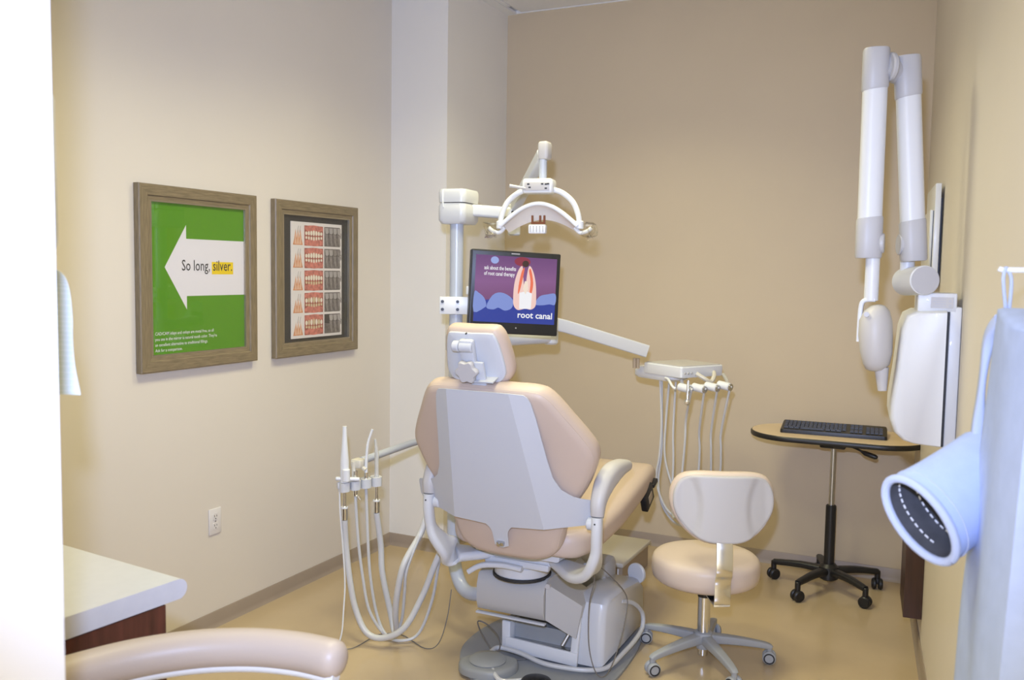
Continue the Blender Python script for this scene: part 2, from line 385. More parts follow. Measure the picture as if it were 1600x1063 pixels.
for r_ in range(5):
    for c_ in range(3):
        u0 = sy0+cols[c_][0]*(sy1-sy0); u1 = sy0+cols[c_][1]*(sy1-sy0); v1 = sz1-.028*(sz1-sz0)-r_*rh*.985; v0 = v1-rh*.88; ww = u1-u0; hh = v1-v0
        b = MB()
        def sh(poly, layer, mi):
            b.cur = mi; b.flat([(u0+x*ww, v0+y*hh) for x, y in poly], (.0132+layer*.0002, 0, 0), UY, UZ)
        sq = [(0, 0), (1, 0), (1, 1), (0, 1)]
        wear = r_/4
        if c_ == 0:
            ms = ['sheet', 'root_tan', 'root_light', 'film_bright']; sh(sq, 0, 0)
            for cx in (.27, .5, .73):
                sh([(cx-.24, .02), (cx+.24, .02), (cx+.13, .3), (cx+.02, .80-.14*wear+.06*(cx == .5)), (cx-.12, .3)], 1+cx*.3, 1)
                sh([(cx-.11, .06), (cx+.11, .06), (cx+.02, .72+.1*(cx == .5))], 2+cx*.3, 2)
            for cx in (.42, .62): sh([(cx, .62), (cx+.05, .62), (cx+.16, .95), (cx+.12, .97)], 3, 3)
        elif c_ == 1:
            ms = ['gum_dark', 'gum', 'tooth', 'tooth_yellow']; sh(sq, 0, 0)
            sh(ell(.5, .86, .52, .17), 1, 1); sh(ell(.5, .16, .52, .18), 1.1, 1)
            n = 7
            for k in range(n):
                x = .10+.8*k/(n-1); cen = 1-abs(k-3)/3.6; arc = .05*(1-cen)
                sh(ell(x, .64-arc*.6, .060, .085+.06*cen+.03*wear, 10), 2+k*.02, 2 if wear < .6 else (3 if k % 2 else 2))
                sh(ell(x, .36+arc, .050, .07+.035*cen-.01*wear, 10), 3+k*.02, 2 if wear < .4 else 3)
        else:
            ms = ['film', 'film_light', 'film_bright', 'film_dark']; sh(sq, 0, 0)
            if r_ == 4: sh([(0, .55), (.35, .5), (.35, 1), (0, 1)], .5, 3)
            for k in range(4):
                x = .10+.26*k-.05
                if r_ == 4 and k == 0: continue
                sh([(x, .62), (x+.2, .60), (x+.17, .35), (x+.20, .06), (x+.12, .04), (x+.06, .3)], 1+k*.02, 1)
                sh([(x-.01, .95), (x+.21, .95), (x+.22, .70), (x+.15, .64), (x+.03, .66)], 2+k*.02, 2 if r_ != 1 or k < 2 else 1)
                sh([(x+.20, .68), (x+.24, .72), (x+.24, .45), (x+.21, .42)], 3+k*.02, 3)
        b.keep = True; b.build('photo', ms, t, smooth=False)
part('glazing', 'glass', t, lambda b: b.box((.0185, (a0+a1)/2, (b0+b1)/2), (.002, W_, Hh)), smooth=False)

# ------------------------------------------------------------------ wall outlet
oy, oz = 2.766, .447
t = thing('wall_outlet', 'white duplex wall outlet under the black-mounted picture', 'outlet', (0, oy, oz))
part('cover_plate', 'outlet', t, lambda b: b.box((.003, oy, oz), (.006, .068, .108), r=.003))
for s in (-1, 1):
    rc = part('receptacle', 'outlet', t, lambda b: b.prism(rrect(.030, .028, .008), (.006, oy, oz+s*.0195), UY, UZ, (1, 0, 0), .0015))
    def slots(b):
        for k in (-1, 1): b.box((.0078, oy+k*.006, oz+s*.0195+.003), (.0008, .002, .008))
        b.box((.0078, oy, oz+s*.0195-.008), (.0008, .004, .004))
    part('slots', 'dark_gap', rc, slots, smooth=False)
part('screw', 'steel', t, lambda b: b.cyl((.006, oy, oz), (.0072, oy, oz), .003, n=10))

# ------------------------------------------------------------------ counter by the doorway
ca = math.radians(-5.5); cu = V((math.cos(ca), math.sin(ca), 0)); cv = V((-math.sin(ca), math.cos(ca), 0)); CO = V((1.305, 1.352, 0))
CZ = .858; CT = .042; CD = .62
prof = [(-CD, CZ-CT), (-.012, CZ-CT)]+[(-.021+.021*math.sin(a)*1.0, CZ-CT/2-CT/2*math.cos(a)) for a in [PI*i/10 for i in range(1, 10)]]+[(-.021, CZ), (-CD, CZ)]
CL = 1.24
def cpt(s, d, z): return CO+cu*s+cv*d+V((0, 0, z))
b = MB(); b.loft([[cpt(s, d, z) for d, z in prof] for s in (0, -CL)]); 
o = b.build('countertop', 'laminate'); tag(o, 'white laminate countertop with a rounded front edge beside the doorway', 'countertop')
t = thing('base_cabinet', 'dark cherry wood base cabinet under the white countertop', 'cabinet', tuple(cpt(-.6, -.35, 0)))
def cbx(b, s0, s1, d0, d1, zz0, zz1):
    vs = [cpt(s, d, z) for z in (zz0, zz1) for s, d in ((s0, d0), (s1, d0), (s1, d1), (s0, d1))]
    b.add(vs, [[3, 2, 1, 0], [4, 5, 6, 7], [0, 1, 5, 4], [1, 2, 6, 5], [2, 3, 7, 6], [3, 0, 4, 7]])
part('body', 'cherry', t, lambda b: cbx(b, -CL+.02, -.022, -CD+.02, -.07, .10, CZ-CT), smooth=False)
part('toe_kick', 'dark_gap', t, lambda b: cbx(b, -CL+.02, -.03, -CD+.04, -.12, 0, .10), smooth=False)
part('side_panel', 'cherry', t, lambda b: cbx(b, -.022, -.004, -CD+.02, -.05, 0, CZ-CT-.004), smooth=False)
for k in range(2):
    s0 = -CL+.04+k*.585
    dr = part('door', 'cherry', t, lambda b: cbx(b, s0, s0+.575, -.07, -.05, .115, CZ-CT-.015), smooth=False)
    part('handle', 'steel', dr, lambda b: b.tube(smooth_path([cpt(s0+(.52 if k == 0 else .055), d, z) for d, z in ((-.05, .62), (-.025, .625), (-.025, .72), (-.05, .725))], 4), .005, 8))

# paper towel in its dispenser on the near wall
t = thing('towel_dispenser', 'white wall-mounted paper towel dispenser beside the doorway', 'dispenser', (1.36, NY, 1.5))
part('body', 'white', t, lambda b: b.box((1.34, NY+.15, 1.64), (.26, .298, .28), r=.03))
part('slot', 'dark_gap', t, lambda b: b.box((1.36, NY+.26, 1.499), (.20, .03, .003)), smooth=False)
b = MB()
tw = smooth_path([(1.470, .93, 1.494), (1.496, .93, 1.484), (1.509, .93, 1.462), (1.5145, .93, 1.42), (1.514, .93, 1.385), (1.518, .93, 1.345), (1.529, .93, 1.303)], 5)
rings = []
for i, p in enumerate(tw):
    tt = i/(len(tw)-1)
    rg = [p+V((-.16*x, -.03*math.sin(x*PI*.5), -.012*x*tt+.002*math.sin(7*x))) for x in [k/6 for k in range(7)]]
    nn = V((0, .0006, 0)); rings.append(rg+[q_+nn for q_ in rg[::-1]])
b.loft(rings)
o = b.build('paper_towel', 'paper'); tag(o, 'pale green ribbed paper towel hanging out beside the doorway', 'paper towel')
def ribs(b):
    for i in range(1, len(tw)-1):
        rg = rings[i]; d_ = V((0, -.0006, 0))
        b.tube([q_+d_ for q_ in rg[:7]], .0011, 4)
part('emboss_ribs', 'paper_rib', o, ribs)

# ------------------------------------------------------------------ dental chair
XM = 1.32
ch = thing('dental_chair', 'beige dental chair seen from behind with grey back plate', 'dental chair', (XM, 3.2, 0))
BO = V((XM, 2.79, .54)); BV = V((0, -.336, .942)).normalized(); BU = V((1, 0, 0)); BW = V((0, .942, .336)).normalized()
def bk(u, v, w_): return BO+BU*u+BV*v+BW*w_
def sym(half):      # half outline from top centre clockwise to bottom centre on the right; returns ccw outline
    right = half; left = [(-a, b_) for a, b_ in half if a > 1e-6]
    return (right+left[::-1])[::-1]
half = [(0, .606), (.10, .605), (.185, .598), (.232, .570), (.29, .475), (.332, .40), (.349, .355), (.347, .31), (.31, .22), (.26, .14), (.22, .05), (.19, -.03), (.12, -.068), (0, -.075)]
cush = smooth2(sym(half), 4)
def backfn(u, v, w_):
    wing = .46*max(0, abs(u)-.1)**1.6; return bk(u, v, .012+w_+wing+.02*math.sin(max(0, min(1, (v+.07)/.7))*PI))
part('back_cushion', 'vinyl', ch, lambda b: cushion(b, cush, .085, .032, backfn), ang=60)
# piping of the cushion edge
part('cushion_seam', 'vinyl', ch, lambda b: b.tube([backfn(a, c, .012) for a, c in offset_poly(cush, .010)]+[backfn(*offset_poly(cush, .010)[0], .012)], .0028, 6, cap=False))
# back plate: folded sheet with flanges and a tongue
ph = [(0, .60), (.12, .60), (.148, .597), (.166, .583), (.176, .56), (.187, .50), (.197, .42), (.207, .345), (.218, .28), (.238, .235), (.27, .205), (.31, .187), (.350, .178), (.360, .165), (.360, .112), (.350, .10), (.305, .088), (.26, .085), (.18, .086), (.07, .083), (.048, .078), (.036, .068), (.030, .05), (.027, .0), (.024, -.008), (0, -.01)]
def plate_w(u, v):
    ub = .115+(.6-v)*.115; return max(0, abs(u)-ub)*.46-.004
def plate(b):
    # triangulated grid clipped by outline: rows of v with left/right limits
    import bisect
    vs = sorted(set([-.01+.61*i/60 for i in range(61)]))
    def half_w(v):
        # widest u on the outline at height v and the inner limit (notch) below .09
        xs_ = []
        for (a, c), (e, d) in zip(ph, ph[1:]):
            if min(c, d)-1e-9 <= v <= max(c, d)+1e-9:
                xs_.append(e if abs(d-c) < 1e-9 else a+(e-a)*(v-c)/(d-c))
        return max(xs_) if xs_ else 0
    rows = []
    for v in vs:
        hw = max(half_w(v), .005)
        if v < .083: hw = min(hw, .05 if v > .07 else .036)
        ub = min(.115+(.6-v)*.115, hw*.98)
        rows.append([(-hw+(hw-ub)*k/4, v) for k in range(4)]+[(-ub+2*ub*k/12, v) for k in range(13)]+[(ub+(hw-ub)*k/4, v) for k in range(1, 5)])
    # widen the row just above the notch to the real lower edge
    for side in (0, 1):
        off = -.003 if side else 0
        grid = [[bk(u, v, plate_w(u, v)+off) for u, v in r] for r in rows]
        n = 21; b.add([p for r in grid for p in r], [[i*n+j, i*n+j+1, (i+1)*n+j+1, (i+1)*n+j] for i in range(len(rows)-1) for j in range(20)])
    # rim between both sheets
    ring = [r[0] for r in rows]+[r[-1] for r in rows[::-1]]
    A = [bk(u, v, plate_w(u, v)) for u, v in ring]; B_ = [bk(u, v, plate_w(u, v)-.003) for u, v in ring]; m_ = len(A)
    b.add(A+B_, [[i, (i+1) % m_, m_+(i+1) % m_, m_+i] for i in range(m_)])
    # lower lobes right and left of the tongue (edges of the flange wings)
part('back_plate', 'plate_grey', ch, plate, ang=12)
part('latch', 'steel', ch, lambda b: (b.box(bk(0, .012, -.012), (.026, .012, .016), rot=basis(BU, BV, -BW, V((0, 0, 0))).to_3x3()), b.cyl(bk(-.004, .012, -.014), bk(-.004, .012, -.024), .005, n=10)))
# headrest
hh = [(0, .09), (.075, .09), (.098, .078), (.112, .045), (.124, -.02), (.122, -.055), (.10, -.082), (.06, -.09), (0, -.092)]
hh = [(a, c*1.14) for a, c in hh]; hout = smooth2(sym(hh), 4)
HV = V((0, -.30, .954)).normalized(); HW = V((0, .954, .30)).normalized(); HO = bk(-.034, .688, .070)
def hd(u, v, w_): return HO+BU*u+HV*v+HW*(w_+1.7*max(0, abs(u)-.035)**2)
part('headrest_cushion', 'vinyl', ch, lambda b: cushion(b, hout, .06, .022, hd), ang=60)
hs = offset_poly(hout, .016)
part('headrest_shell', 'plate_grey', ch, lambda b: cushion(b, hs, .014, .004, lambda u, v, w_: hd(u, v, w_-.008), n=2), ang=40)
RB = basis(BU, HV, -HW, V((0, 0, 0))).to_3x3()
part('glide_bar', 'plate_grey', ch, lambda b: (b.box(bk(-.012, .62, .040), (.055, .13, .012), rot=basis(BU, BV, -BW, V((0, 0, 0))).to_3x3(), r=.003), b.box(hd(-.008, .02, -.02), (.052, .10, .026), rot=RB, r=.008)))
part('hinge', 'plate_grey', ch, lambda b: (b.cyl(hd(-.058, .045, -.024), hd(-.034, .045, -.024), .019, n=18, ch=.003), b.cyl(hd(-.032, .045, -.024), hd(.016, .045, -.024), .019, n=18, ch=.003)))
def knob(b):
    n = 48; rings = []
    for w_, s in ((-.034, .9), (-.037, 1), (-.052, 1), (-.056, .93)):
        rings.append([hd(-.008, -.035, 0)*1 + BU*(s*(.037+.0045*math.cos(6*th))*math.cos(th)) + HV*(s*(.037+.0045*math.cos(6*th))*math.sin(th)) + HW*w_ for th in [2*PI*i/n for i in range(n)]])
    b.loft(rings)
part('clamp_knob', 'shell', ch, knob, ang=50)
for u, v in ((-.012, .086), (.05, -.07)): part('screw', 'dark_gap', ch, lambda b: b.cyl(hd(u, v, -.006), hd(u, v, -.012), .0028, n=8))
part('slot_plate', 'plate_grey', ch, lambda b: b.box(bk(0.0, .622, .055), (.10, .004, .07), rot=basis(BU, BV, -BW, V((0, 0, 0))).to_3x3()))
# seat
st = [(2.855, .540, .16, .05), (2.87, .538, .22, .08), (2.91, .538, .26, .095), (3.02, .544, .285, .10), (3.25, .562, .285, .105), (3.5, .588, .27, .105), (3.70, .612, .255, .10), (3.80, .610, .24, .095), (3.86, .592, .225, .08), (3.885, .572, .20, .05)]
sp = smooth_path([(XM, y, z) for y, z, hw, th in st], 4)
def seat(b):
    P = sp; rings = []
    for i, p in enumerate(P):
        f = i/4; k = min(int(f), len(st)-2); tt = f-k; hw = st[k][2]*(1-tt)+st[k+1][2]*tt; th = st[k][3]*(1-tt)+st[k+1][3]*tt
        tg = (P[min(i+1, len(P)-1)]-P[max(i-1, 0)]).normalized(); nn = BU.cross(tg)
        rings.append([p+BU*a+nn*c for a, c in rrect(2*hw, th, .035, 5)])
    b.loft(rings)
part('seat_cushion', 'vinyl', ch, seat, ang=60)
part('seat_pan', 'enamel', ch, lambda b: b.loft([[V((XM+a, y, z+c)) for a, c in rrect(w_, .03, .012)] for y, z, w_ in ((2.9, .480, .34), (3.2, .492, .42), (3.5, .520, .40), (3.72, .552, .36))]))
def bracket(b):
    b.box((1.572, 3.655, .548), (.03, .10, .085), rot=Euler((.5, 0, 0)), r=.006); b.box((1.572, 3.735, .592), (.03, .06, .018), rot=Euler((.3, 0, 0)), r=.004)
part('toe_bracket', 'black', ch, bracket)
part('bracket_insert', 'box_tan', ch, lambda b: b.box((1.5885, 3.655, .548), (.002, .045, .035), rot=Euler((.5, 0, 0))), smooth=False)
# arms
for s in (-1, 1):
    ax = XM+(.352 if s > 0 else -.300)
    def arm(b):
        path = smooth_path([(XM+s*.095, 2.985, .445), (XM+s*.17, 2.95, .438), (XM+s*.25, 2.89, .444), (ax-s*.042, 2.84, .478), (ax-s*.008, 2.80, .545), (ax, 2.785, .62), (ax, 2.785, .685)], 6)
        rings = []
        nP = len(path)
        for i, p in enumerate(path):
            f = i/(nP-1); tg = (path[min(i+1, nP-1)]-path[max(i-1, 0)]).normalized(); sd = V((0, 1, 0)); sd = (sd-tg*sd.dot(tg)).normalized(); nn = tg.cross(sd)
            wdt = .03+.085*math.sin(min(1, f/.75)*PI)**1 if f < .75 else .044
            if f >= .7: wdt = max(.044, wdt)
            rings.append([p+sd*a+nn*c for a, c in rrect(max(.044, wdt), .036, .017, 5)])
        b.loft(rings)
    part('arm_support', 'enamel', ch, arm, ang=50)
    def pad(b):
        pts = [(ax, 2.787, .688), (ax, 2.795, .735), (ax, 2.84, .780), (ax, 2.91, .805), (ax, 2.99, .812), (ax, 3.06, .808), (ax, 3.09, .80)]
        wd = [.044, .050, .058, .062, .060, .052, .03]; hd_ = [.040, .058, .078, .078, .060, .040, .02]
        P = smooth_path(pts, 4); rings = []
        for i, p in enumerate(P):
            f = i/4; k = min(int(f), 5); tt = f-k; a_ = wd[k]*(1-tt)+wd[k+1]*tt; h_ = hd_[k]*(1-tt)+hd_[k+1]*tt
            tg = (P[min(i+1, len(P)-1)]-P[max(i-1, 0)]).normalized(); nn = BU.cross(tg)
            rings.append([p+BU*x+nn*z for x, z in rrect(a_, h_, min(a_, h_)*.42, 5)])
        b.loft(rings)
    part('arm_pad', 'shell', ch, pad, ang=60)
    part('arm_pivot', 'enamel', ch, lambda b: b.cyl((ax-s*.040, 2.80, .655), (ax-s*.015, 2.80, .655), .022, n=18, ch=.004))
    part('arm_screw', 'dark_gap', ch, lambda b: b.cyl((ax, 2.767, .665), (ax, 2.761, .665), .003, n=8))
# carriage under the seat
def carriage(b):
    b.box((XM-.03, 2.975, .448), (.30, .05, .045), r=.008); b.box((XM-.0, 3.15, .435), (.22, .36, .04), r=.008); b.box((XM-.02, 2.955, .421), (.26, .03, .026), rot=Euler((0, 0, 0)), r=.006)
part('carriage', 'enamel', ch, carriage)
part('swivel_lever', 'enamel', ch, lambda b: b.bar(smooth_path([(1.33, 2.935, .408), (1.25, 2.93, .412), (1.17, 2.92, .402), (1.12, 2.91, .372)], 4), rrect(.030, .020, .008), (0, 1, 0)))
part('swivel_column', 'enamel', ch, lambda b: b.lathe([(.10, .355), (.105, .36), (.105, .395), (.085, .42), (.07, .43)], (1.275, 3.05, 0)))
part('swivel_ring', 'dark_gap', ch, lambda b: b.lathe([(.112, .348), (.112, .357), (.10, .357)], (1.275, 3.05, 0)))
# lift cover (sloping box), side housing, lower frame
def lift(b):
    P = [(2.985, .30), (2.985, .235), (2.995, .205), (3.02, .195), (3.35, .16), (3.40, .20), (3.40, .31), (3.35, .345), (3.03, .352), (3.0, .34)]
    b.loft([[V((x, y, z)) for y, z in P] for x in (1.115, 1.395)])
part('lift_cover', 'enamel_dark', ch, lift, ang=50)
part('lift_lip', 'enamel', ch, lambda b: b.box((1.255, 2.995, .190), (.29, .02, .008), r=.003))
def cheek(b):
    P = [(1.397, 3.0, .345), (1.397, 3.0, .205), (1.50, 3.05, .135), (1.52, 3.06, .26)]
    b.loft([[V(p) for p in P], [V(p)+V((-.01, .16, 0)) for p in P]])
part('lift_cheek', 'enamel_dark', ch, cheek, smooth=False)
part('cheek_button', 'shell', ch, lambda b: b.cyl((1.405, 2.996, .335), (1.403, 3.012, .335), .010, n=14))
def housing(b):
    P = [(3.075, .03), (3.555, .03), (3.575, .10), (3.56, .20), (3.50, .245), (3.30, .272), (3.15, .278), (3.105, .262), (3.09, .22)]
    for x0, x1 in ((1.470, 1.60),):
        rings = []
        for x, o_ in ((x0, .006), (x0+.012, 0), (x1-.03, 0), (x1-.008, .012), (x1, .03)):
            cy_ = 3.32; cz_ = .15
            rings.append([V((x, cy_+(y-cy_)*(1-o_*2.5), cz_+(z-cz_)*(1-o_*3))) for y, z in P])
        b.loft(rings)
part('motor_housing', 'enamel', ch, housing, ang=40)
part('housing_edge', 'white', ch, lambda b: b.box((1.492, 3.075, .145), (.030, .02, .245), rot=Euler((-.06, .05, 0)), r=.006))
part('rear_housing', 'enamel_dark', ch, lambda b: b.box((1.34, 3.46, .17), (.30, .16, .30), r=.03))
part('frame_rail', 'white', ch, lambda b: b.box((1.355, 3.06, .055), (.30, .012, .052), rot=Euler((0, .03, 0)), r=.003))
part('frame_post', 'white', ch, lambda b: b.box((1.205, 3.12, .085), (.035, .12, .12), r=.004))
part('frame_rail', 'white', ch, lambda b: b.box((1.355, 3.4, .055), (.30, .012, .06)))
def links(b):
    b.cyl((1.30, 3.12, .06), (1.46, 3.30, .19), .016, n=12); b.box((1.35, 3.2, .06), (.24, .25, .03)); b.cyl((1.435, 3.08, .085), (1.455, 3.10, .13), .008, n=10)
part('linkage', 'steel', ch, links)
part('inner_shade_box', 'floor_plate', ch, lambda b: b.box((1.35, 3.24, .08), (.25, .28, .11)), smooth=False)  # dark box standing in for the shade inside the chair base
base = [(1.03, 3.02), (1.10, 2.90), (1.22, 2.80), (1.36, 2.75), (1.52, 2.76), (1.62, 2.86), (1.655, 3.05), (1.645, 3.35), (1.60, 3.53), (1.52, 3.60), (1.2, 3.58), (1.06, 3.46), (1.01, 3.30), (1.005, 3.14)]
bs = smooth2(base, 4)
part('base_plate', 'floor_plate', ch, lambda b: b.loft([[V((x, y, z)) for x, y in offset_poly(bs, o_)] for z, o_ in ((.0, 0), (.010, 0), (.014, .006), (.014, .05))]), ang=50)
part('round_cap', 'enamel', ch, lambda b: b.cyl((1.58, 3.50, .262), (1.585, 3.515, .262), .042, n=24, ch=.003))

# foot control on the base plate
t = thing('foot_control', 'grey domed foot control resting on the chair base plate', 'foot pedal', (1.20, 2.90, .014))
fo = smooth2([(1.10, 2.895), (1.15, 2.82), (1.27, 2.83), (1.315, 2.92), (1.28, 2.99), (1.17, 2.975)], 4)
part('body', 'pedal', t, lambda b: b.loft([[V((1.205+(x-1.205)*s, 2.905+(y-2.905)*s, z)) for x, y in fo] for z, s in ((.014, 1), (.034, 1), (.042, .96), (.046, .88), (.047, .7))]), ang=50)
part('disc', 'pedal', t, lambda b: b.lathe([(.068, .045), (.070, .052), (.06, .060), (.03, .064), (.002, .065)], (1.205, 2.91, 0)))
part('cable', 'cord_dark', t, lambda b: b.hose([(1.20, 2.96, .05), (1.21, 3.0, .06), (1.17, 3.06, .08), (1.09, 3.12, .09), (1.06, 3.10, .10), (1.13, 3.03, .07), (1.22, 3.0, .022), (1.32, 3.06, .022), (1.36, 3.07, .05)], .0028, 6))
t = thing('foot_switch', 'round black foot switch with grey hose on the chair base plate', 'foot switch', (1.425, 2.86, .014))
part('disc', 'black', t, lambda b: b.lathe([(.058, .014), (.060, .028), (.052, .038), (.03, .044), (.002, .046)], (1.425, 2.865, 0)))
part('rim', 'steel', t, lambda b: b.lathe([(.064, .014), (.064, .020), (.060, .022)], (1.425, 2.865, 0)))
part('hose', 'hose', t, lambda b: b.hose([(1.37, 2.86, .026), (1.299, 2.82, .03), (1.208, 2.921, .05), (1.188, 3.02, .05), (1.277, 3.03, .045), (1.38, 3.01, .035), (1.46, 3.02, .03), (1.55, 3.045, .028), (1.61, 3.10, .03), (1.632, 3.22, .045), (1.64, 3.33, .055), (1.64, 3.42, .075), (1.635, 3.43, .13), (1.62, 3.36, .19), (1.595, 3.28, .22)], .009, 10))
# loose dark cord hanging beside the motor housing
t = MB().hose([(1.60, 2.93, .47), (1.595, 2.98, .40), (1.575, 2.985, .30), (1.575, 2.99, .15), (1.60, 3.0, .05), (1.63, 3.02, .035), (1.64, 3.10, .08), (1.64, 3.20, .18), (1.63, 3.24, .26), (1.61, 3.1, .38), (1.605, 2.96, .465)], .0022, 6).build('hanging_cord', 'cord_dark')
tag(t, 'thin dark cord looping down beside the motor housing of the dental chair', 'cord')
# floor utility box in front of the back wall
t = thing('utility_box', 'low floor utility box with pale lid behind the dental chair', 'junction box', (1.23, 4.17, 0))
part('case', 'box_tan', t, lambda b: b.box((1.235, 4.20, .055), (.24, .40, .11)), smooth=False)
part('lid', 'box_top', t, lambda b: b.box((1.235, 4.19, .12), (.265, .44, .022), r=.006))
part('knob', 'white', t, lambda b: b.cyl((1.356, 4.06, .035), (1.364, 4.06, .035), .012, n=14))
part('valve', 'white', t, lambda b: (b.tube([(1.345, 3.965, .105), (1.345, 3.962, .04)], .004, 8), b.cyl((1.345, 3.962, .05), (1.345, 3.962, .02), .008, .011, n=12)))

# ------------------------------------------------------------------ light post with operating light
PX, PY = .855, 3.262
t = thing('dental_light', 'white operating light on a tall grey post beside the dental chair', 'dental light', (PX, PY, .2))
part('post', 'pole', t, lambda b: b.tube(smooth_path([(PX, PY, 1.70), (PX, PY, 1.0), (PX, PY, .5), (PX+.005, PY-.01, .32), (PX+.035, PY-.03, .225), (PX+.09, PY-.06, .178), (PX+.17, PY-.09, .185), (PX+.27, PY-.10, .235)], 6), .028, 20))
def hbox(b, z0, z1, sh):
    ct, sn = math.cos(.09), math.sin(.09); cx_, cy_ = .850, 3.285
    pl = [(cx_+a*ct-c*sn, cy_+a*sn+c*ct) for a, c in rrect(.122, .165, .024, 5)]
    rr = [(z0, sh), (z0+.015, 1), (z1-.012, 1), (z1, .93)]
    b.loft([[V((cx_+(x-cx_)*s, cy_+(y-cy_)*s, z)) for x, y in pl] for z, s in rr])
part('head_housing', 'enamel', t, lambda b: hbox(b, 1.685, 1.768, .86), ang=50)
part('head_lid', 'enamel', t, lambda b: hbox(b, 1.771, 1.825, .98), ang=50)
part('cable_tie', 'white', t, lambda b: b.hose([(.822, 3.204, 1.822), (.823, 3.197, 1.805), (.826, 3.196, 1.765), (.827, 3.198, 1.75)], .0035, 6))
EL = V((1.035, 3.43, 1.70)); AE = V((1.304, 3.12, 1.945))
part('fixed_arm', 'enamel', t, lambda b: b.bar([(.87, 3.30, 1.745), tuple(EL+V((0, 0, .035)))], rrect(.05, .052, .012), (0, 0, 1)))
part('elbow', 'enamel', t, lambda b: b.cyl(EL+V((0, 0, -.055)), EL+V((0, 0, .075)), .026, n=18, ch=.005))
part('elbow_cap', 'black', t, lambda b: b.box(EL+V((-.0, -.022, .035)), (.02, .02, .022), r=.003))
part('flex_arm', 'enamel', t, lambda b: b.bar([tuple(EL+V((0, 0, .06))), tuple(AE+V((-.01, .012, -.012)))], rrect(.048, .040, .01), (0, 0, 1)))
part('arm_end_cap', 'shell', t, lambda b: b.box(AE+V((.004, 0, 0)), (.042, .05, .068), r=.011))
part('drop_post', 'pole', t, lambda b: b.cyl(AE+V((0, -.005, -.03)), AE+V((0, -.005, -.125)), .015, n=16))
LC = V((1.30, 3.10, 1.80))
hu = V((.985, .17, 0)).normalized(); hn = V((.17, -.985, 0)).normalized()      # light head axes: across, towards the camera
def hp(a, d, z): return LC+hu*a+hn*d+V((0, 0, z))
HR = Matrix((hu, -hn, V((0, 0, 1)))).transposed()
part('control_box', 'white', t, lambda b: b.box(hp(-.003, 0, .012), (.118, .07, .056), rot=HR, r=.012))
part('control_panel', 'shell', t, lambda b: b.box(hp(-.003, .036, .010), (.095, .004, .03), rot=HR, r=.0015))
def buttons(b):
    for a, zz in ((-.035, .018), (-.03, .006), (.018, .018), (.032, .017), (.032, .002), (.04, .018)): b.box(hp(a, .0385, zz), (.009, .003, .005), rot=HR)
part('buttons', 'dark_gap', t, buttons, smooth=False)
part('switch_lever', 'shell', t, lambda b: b.tube([hp(-.045, .035, .002), hp(-.105, .045, .012)], [.005, .0065], 10))
for s_ in (-1, 1):
    part('yoke_arm', 'white', t, lambda b: b.tube(smooth_path([hp(s_*.05, 0, .0), hp(s_*.085, 0, -.012), hp(s_*.125, 0, -.045), hp(s_*.147, 0, -.092), hp(s_*.152, 0, -.13)], 5), .0105, 12))
    part('yoke_knuckle', 'white', t, lambda b: b.cyl(hp(s_*.152, 0, -.115), hp(s_*.152, 0, -.145), .016, n=16, ch=.003))
    part('light_handle', 'white', t, lambda b: b.hose([hp(s_*.135, .0, -.140), hp(s_*.155, .0, -.158), hp(s_*.18, .0, -.154), hp(s_*.198, .0, -.141)], .0075, 10))
def rz(a): return -.138+.086*math.cos(min(1, abs(a)/.152)*PI/2)
part('reflector_rim', 'white', t, lambda b: b.bar([hp(a, .01, rz(a)) for a in [-.148+.296*i/24 for i in range(25)]], rrect(.026, .016, .006, 3), tuple(hn)))
def refl(b):
    n, m_ = 24, 8; rows = []
    for j in range(m_+1):
        f = j/m_; row = []
        for i in range(n+1):
            a = (-.140+.28*i/n)*(1-.03*f); cz = math.cos(abs(a)/.152*PI/2)
            row.append(hp(a, .016-.075*f**.7, rz(a)-.006-.050*f*(.45+.55*cz)))
        rows.append(row)
    vs = [p for r in rows for p in r]; fs = [[j*(n+1)+i, j*(n+1)+i+1, (j+1)*(n+1)+i+1, (j+1)*(n+1)+i] for j in range(m_) for i in range(n)]
    k = len(vs); b.add(vs+[p-hn*.004 for p in vs], fs+[[q_+k for q_ in f][::-1] for f in fs]); b.keep = True
part('reflector', 'reflector', t, refl, ang=60)
part('lamp_bracket', 'copper', t, lambda b: (b.box(hp(-.0, .02, -.124), (.05, .012, .008), rot=HR), b.box(hp(-.022, .02, -.112), (.006, .01, .032), rot=HR), b.box(hp(.008, .02, -.112), (.006, .01, .032), rot=HR), b.box(hp(.024, .02, -.112), (.006, .01, .032), rot=HR)))
part('lamp_shield', 'white', t, lambda b: b.box(hp(.0, .025, -.147), (.066, .03, .034), rot=HR, r=.005))
def fins(b):
    for k in range(5): b.box(hp(-.024+.012*k, .0415, -.146), (.003, .003, .022), rot=HR)
part('shield_fins', 'enamel_dark', t, fins, smooth=False)
def covers(b):
    for s in (-1, 1):
        for k in range(5):
            a = s*(.185+.018*random.random()); b.tube(smooth_path([hp(a+random.uniform(-.012, .02)*s, random.uniform(-.02, .02), -.132-.012*q_+random.uniform(-.008, .008)) for q_ in range(5)], 3), .0014, 5)
part('handle_wrap_folds', 'plastic_film', t, covers)
for s in (-1, 1):
    part('handle_wrap', 'plastic_film', t, lambda b: b.loft([[hp(s*(.19+.012*math.sin(3*a+k))+.022*math.cos(a), .022*math.sin(a), -.125-.016*k-.006*math.sin(2*a)) for a in [2*PI*i/10 for i in range(10)]] for k in range(4)]), ang=20)

